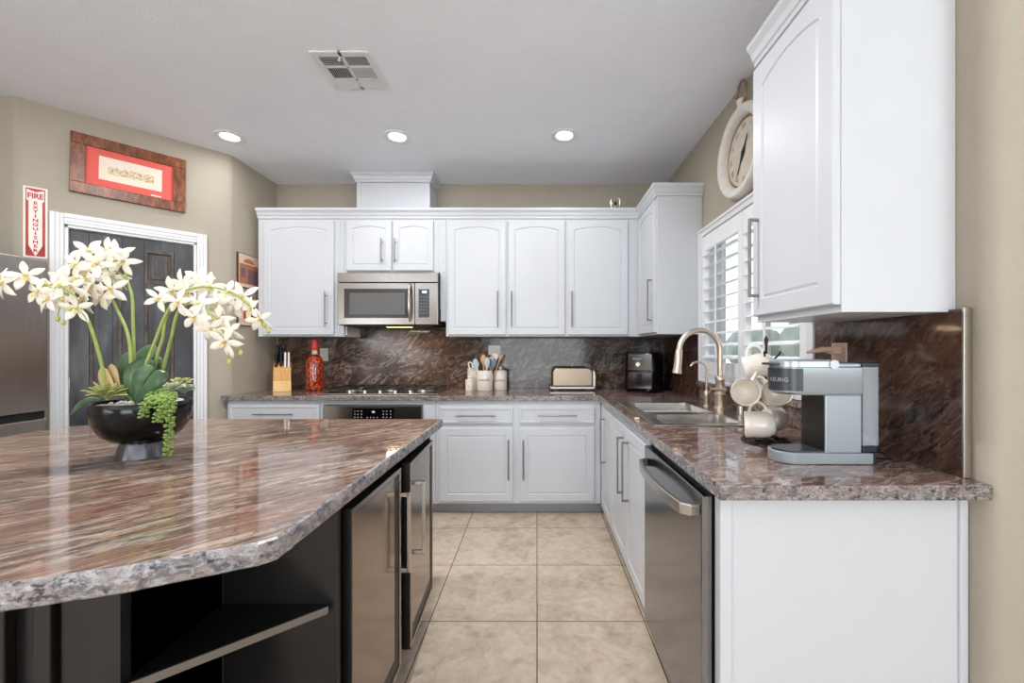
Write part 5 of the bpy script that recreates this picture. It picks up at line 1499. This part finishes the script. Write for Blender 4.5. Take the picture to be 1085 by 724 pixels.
for i, (a, b, d) in enumerate(RGT): flower(a, b, d, rng.uniform(.85, 1.08))
for (a, b, d) in ((61, 338, -.06), (67, 342, -.06), (79, 296, -.03), (90, 296, -.02), (63, 303, -.08), (74, 327, -.08), (255, 374, -.06), (243, 383, -.06), (284, 351, .03), (280, 345, .03)):
    m = MB(); m.ball(P(a, b, OY + d), .0072, 10, sc=(.85, .85, 1.25)); m.build('bud', 'bud', orch, smooth=True)
for pts_ in ([(76, 317, -.05), (64, 326, -.06), (61, 337, -.06)], [(84, 322, -.05), (78, 312, -.06), (64, 304, -.07)], [(240, 352, -.05), (250, 362, -.06), (255, 373, -.06)], [(237, 365, -.06), (242, 375, -.06), (243, 382, -.06)]):
    stem(pts_, 'stem_branch', .0018, .0014)

def leaf(base, mid, tip, W_, mat='leaf', name='leaf', up=(0, -1, .3), n=12, fold=.25, twist=0.0):
    b_, m_, t_ = Vector(base), Vector(mid), Vector(tip)
    vs = []; fs = []; K = 7
    up = Vector(up).normalized()
    for i in range(n + 1):
        u = i / n
        c = b_ * (1 - u) ** 2 + m_ * 2 * u * (1 - u) + t_ * u * u
        d = ((m_ - b_) * (1 - u) + (t_ - m_) * u).normalized()
        side = d.cross(up).normalized(); nn = side.cross(d).normalized()
        w_ = W_ * (math.sin(PI * (0.10 + .86 * u)) ** .62) * (.62 + .5 * u)
        if i == n: w_ = W_ * .10
        for k in range(K):
            q = (k / (K - 1)) * 2 - 1
            vs.append(c + side * (q * w_) + nn * (-fold * w_ * abs(q) ** 1.6 + (.0012 if k == K // 2 else 0)))
    for i in range(n):
        for k in range(K - 1):
            a = i * K + k; fs.append((a, a + 1, a + K + 1, a + K))
    m = MB(); m.add(vs, fs); o = m.build(name, mat, orch, smooth=True, angle=180)
    so = o.modifiers.new('thickness', 'SOLIDIFY'); so.thickness = .0022
    return o
O = lambda px, py, d: P(px, py, OY + d)
leaf(O(146, 428, .02), O(138, 372, .06), O(166, 372, .05), .046)                 # rear arching leaf
leaf(O(140, 428, .03), O(120, 388, .05), O(138, 374, .06), .034)
leaf(O(148, 428, -.03), O(122, 380, -.04), O(166, 390, .00), .042)               # large middle leaf
leaf(O(145, 425, -.06), O(138, 388, -.09), O(164, 392, -.05), .030)
leaf(O(144, 424, -.07), O(162, 398, -.12), O(178, 394, -.08), .034, up=(.3, -1, .6))   # front leaf towards the right
leaf(O(148, 426, .0), O(164, 404, .0), O(168, 378, .03), .030)
leaf(O(122, 416, .0), O(106, 405, .0), O(108, 389, .01), .022, 'tan_leaf')
leaf(O(126, 414, .02), O(116, 396, .02), O(118, 386, .02), .018, 'tan_leaf')
leaf(O(106, 424, .04), O(88, 418, .09), O(74, 440, .10), .012, 'leaf', 'side_leaf')
def rosette(c, n, L, W_, mat, name, tiltr=(.1, .9), seed=1):
    rg = random.Random(seed); c = Vector(c)
    for k in range(n):
        a = k * 2.399; tl = tiltr[0] + (tiltr[1] - tiltr[0]) * k / n
        d = Vector((math.cos(a) * math.cos(tl), math.sin(a) * math.cos(tl), math.sin(tl)))
        l_ = L * rg.uniform(.8, 1.1) * (1 - .35 * k / n)
        tip = c + d * l_ + Vector((0, 0, .006)); mid = c + d * l_ * .5 + Vector((0, 0, .004 + .01 * (1 - tl)))
        leaf(c, mid, tip, W_ * rg.uniform(.8, 1.1), mat, name, up=(-.1, -.2, 1), n=6, fold=-.35)
rosette(O(114, 422, -.05), 22, .075, .0105, 'rosette', 'succulent_leaf', (.06, 1.1), 1)
rosette(O(181, 416, -.03), 16, .046, .010, 'pale', 'succulent_leaf', (.3, 1.25), 2)
rosette(O(195, 417, -.01), 18, .042, .010, 'sage', 'succulent_leaf', (.2, 1.1), 3)
rosette(O(192, 410, .03), 14, .040, .010, 'rosette', 'succulent_leaf', (.3, 1.2), 4)
rosette(O(163, 424, -.06), 12, .036, .007, 'sage', 'succulent_leaf', (.2, 1.1), 5)
rp = random.Random(9)
def strand(pix):
    pts = cubic([P(a, b, OY + d) for a, b, d in pix], 8)
    m = MB(); m.tube(pts, .0016, 6)
    acc = 0; last = pts[0]; k = 0
    for p in pts[1:]:
        seg = (p - last).length; acc += seg
        while acc > .0062:
            acc -= .0062; k += 1
            for j in range(2):
                a = k * 1.3 + j * PI + rp.uniform(-.3, .3)
                m.ball(p + Vector((math.cos(a) * .0085, math.sin(a) * .0085, rp.uniform(-.002, .002))), .0045, 8, sc=(1.25, 1.25, .85))
        last = p
    m.build('trailing_strand', 'pearl', orch, smooth=True)
strand([(163, 421, -.09), (157, 424, -.128), (153, 434, -.138), (152, 442, -.134)])
strand([(170, 417, -.08), (170, 423, -.128), (168, 436, -.140), (167, 448, -.134)])
strand([(176, 416, -.07), (178, 422, -.124), (180, 440, -.134), (179, 460, -.124), (177.5, 482, -.114)])
strand([(174, 414, -.07), (174, 420, -.120), (173, 430, -.135), (173, 440, -.132)])
strand([(166, 418, -.08), (163, 421, -.122), (160, 426, -.134), (158, 431, -.132)])
strand([(182, 416, -.07), (183, 421, -.112), (182, 430, -.122), (181, 436, -.120)])
strand([(180, 412, -.06), (168, 414, -.09), (160, 418, -.10)])

tag(MB().lathe([(.013, 0), (.013, .004), (.010, .007), (.002, .008)], (.500, 2.056, ZC), 20).build('air_switch_button', 'cream', smooth=True, angle=40), 'small round cream button on the counter edge in front of the sink', 'button')
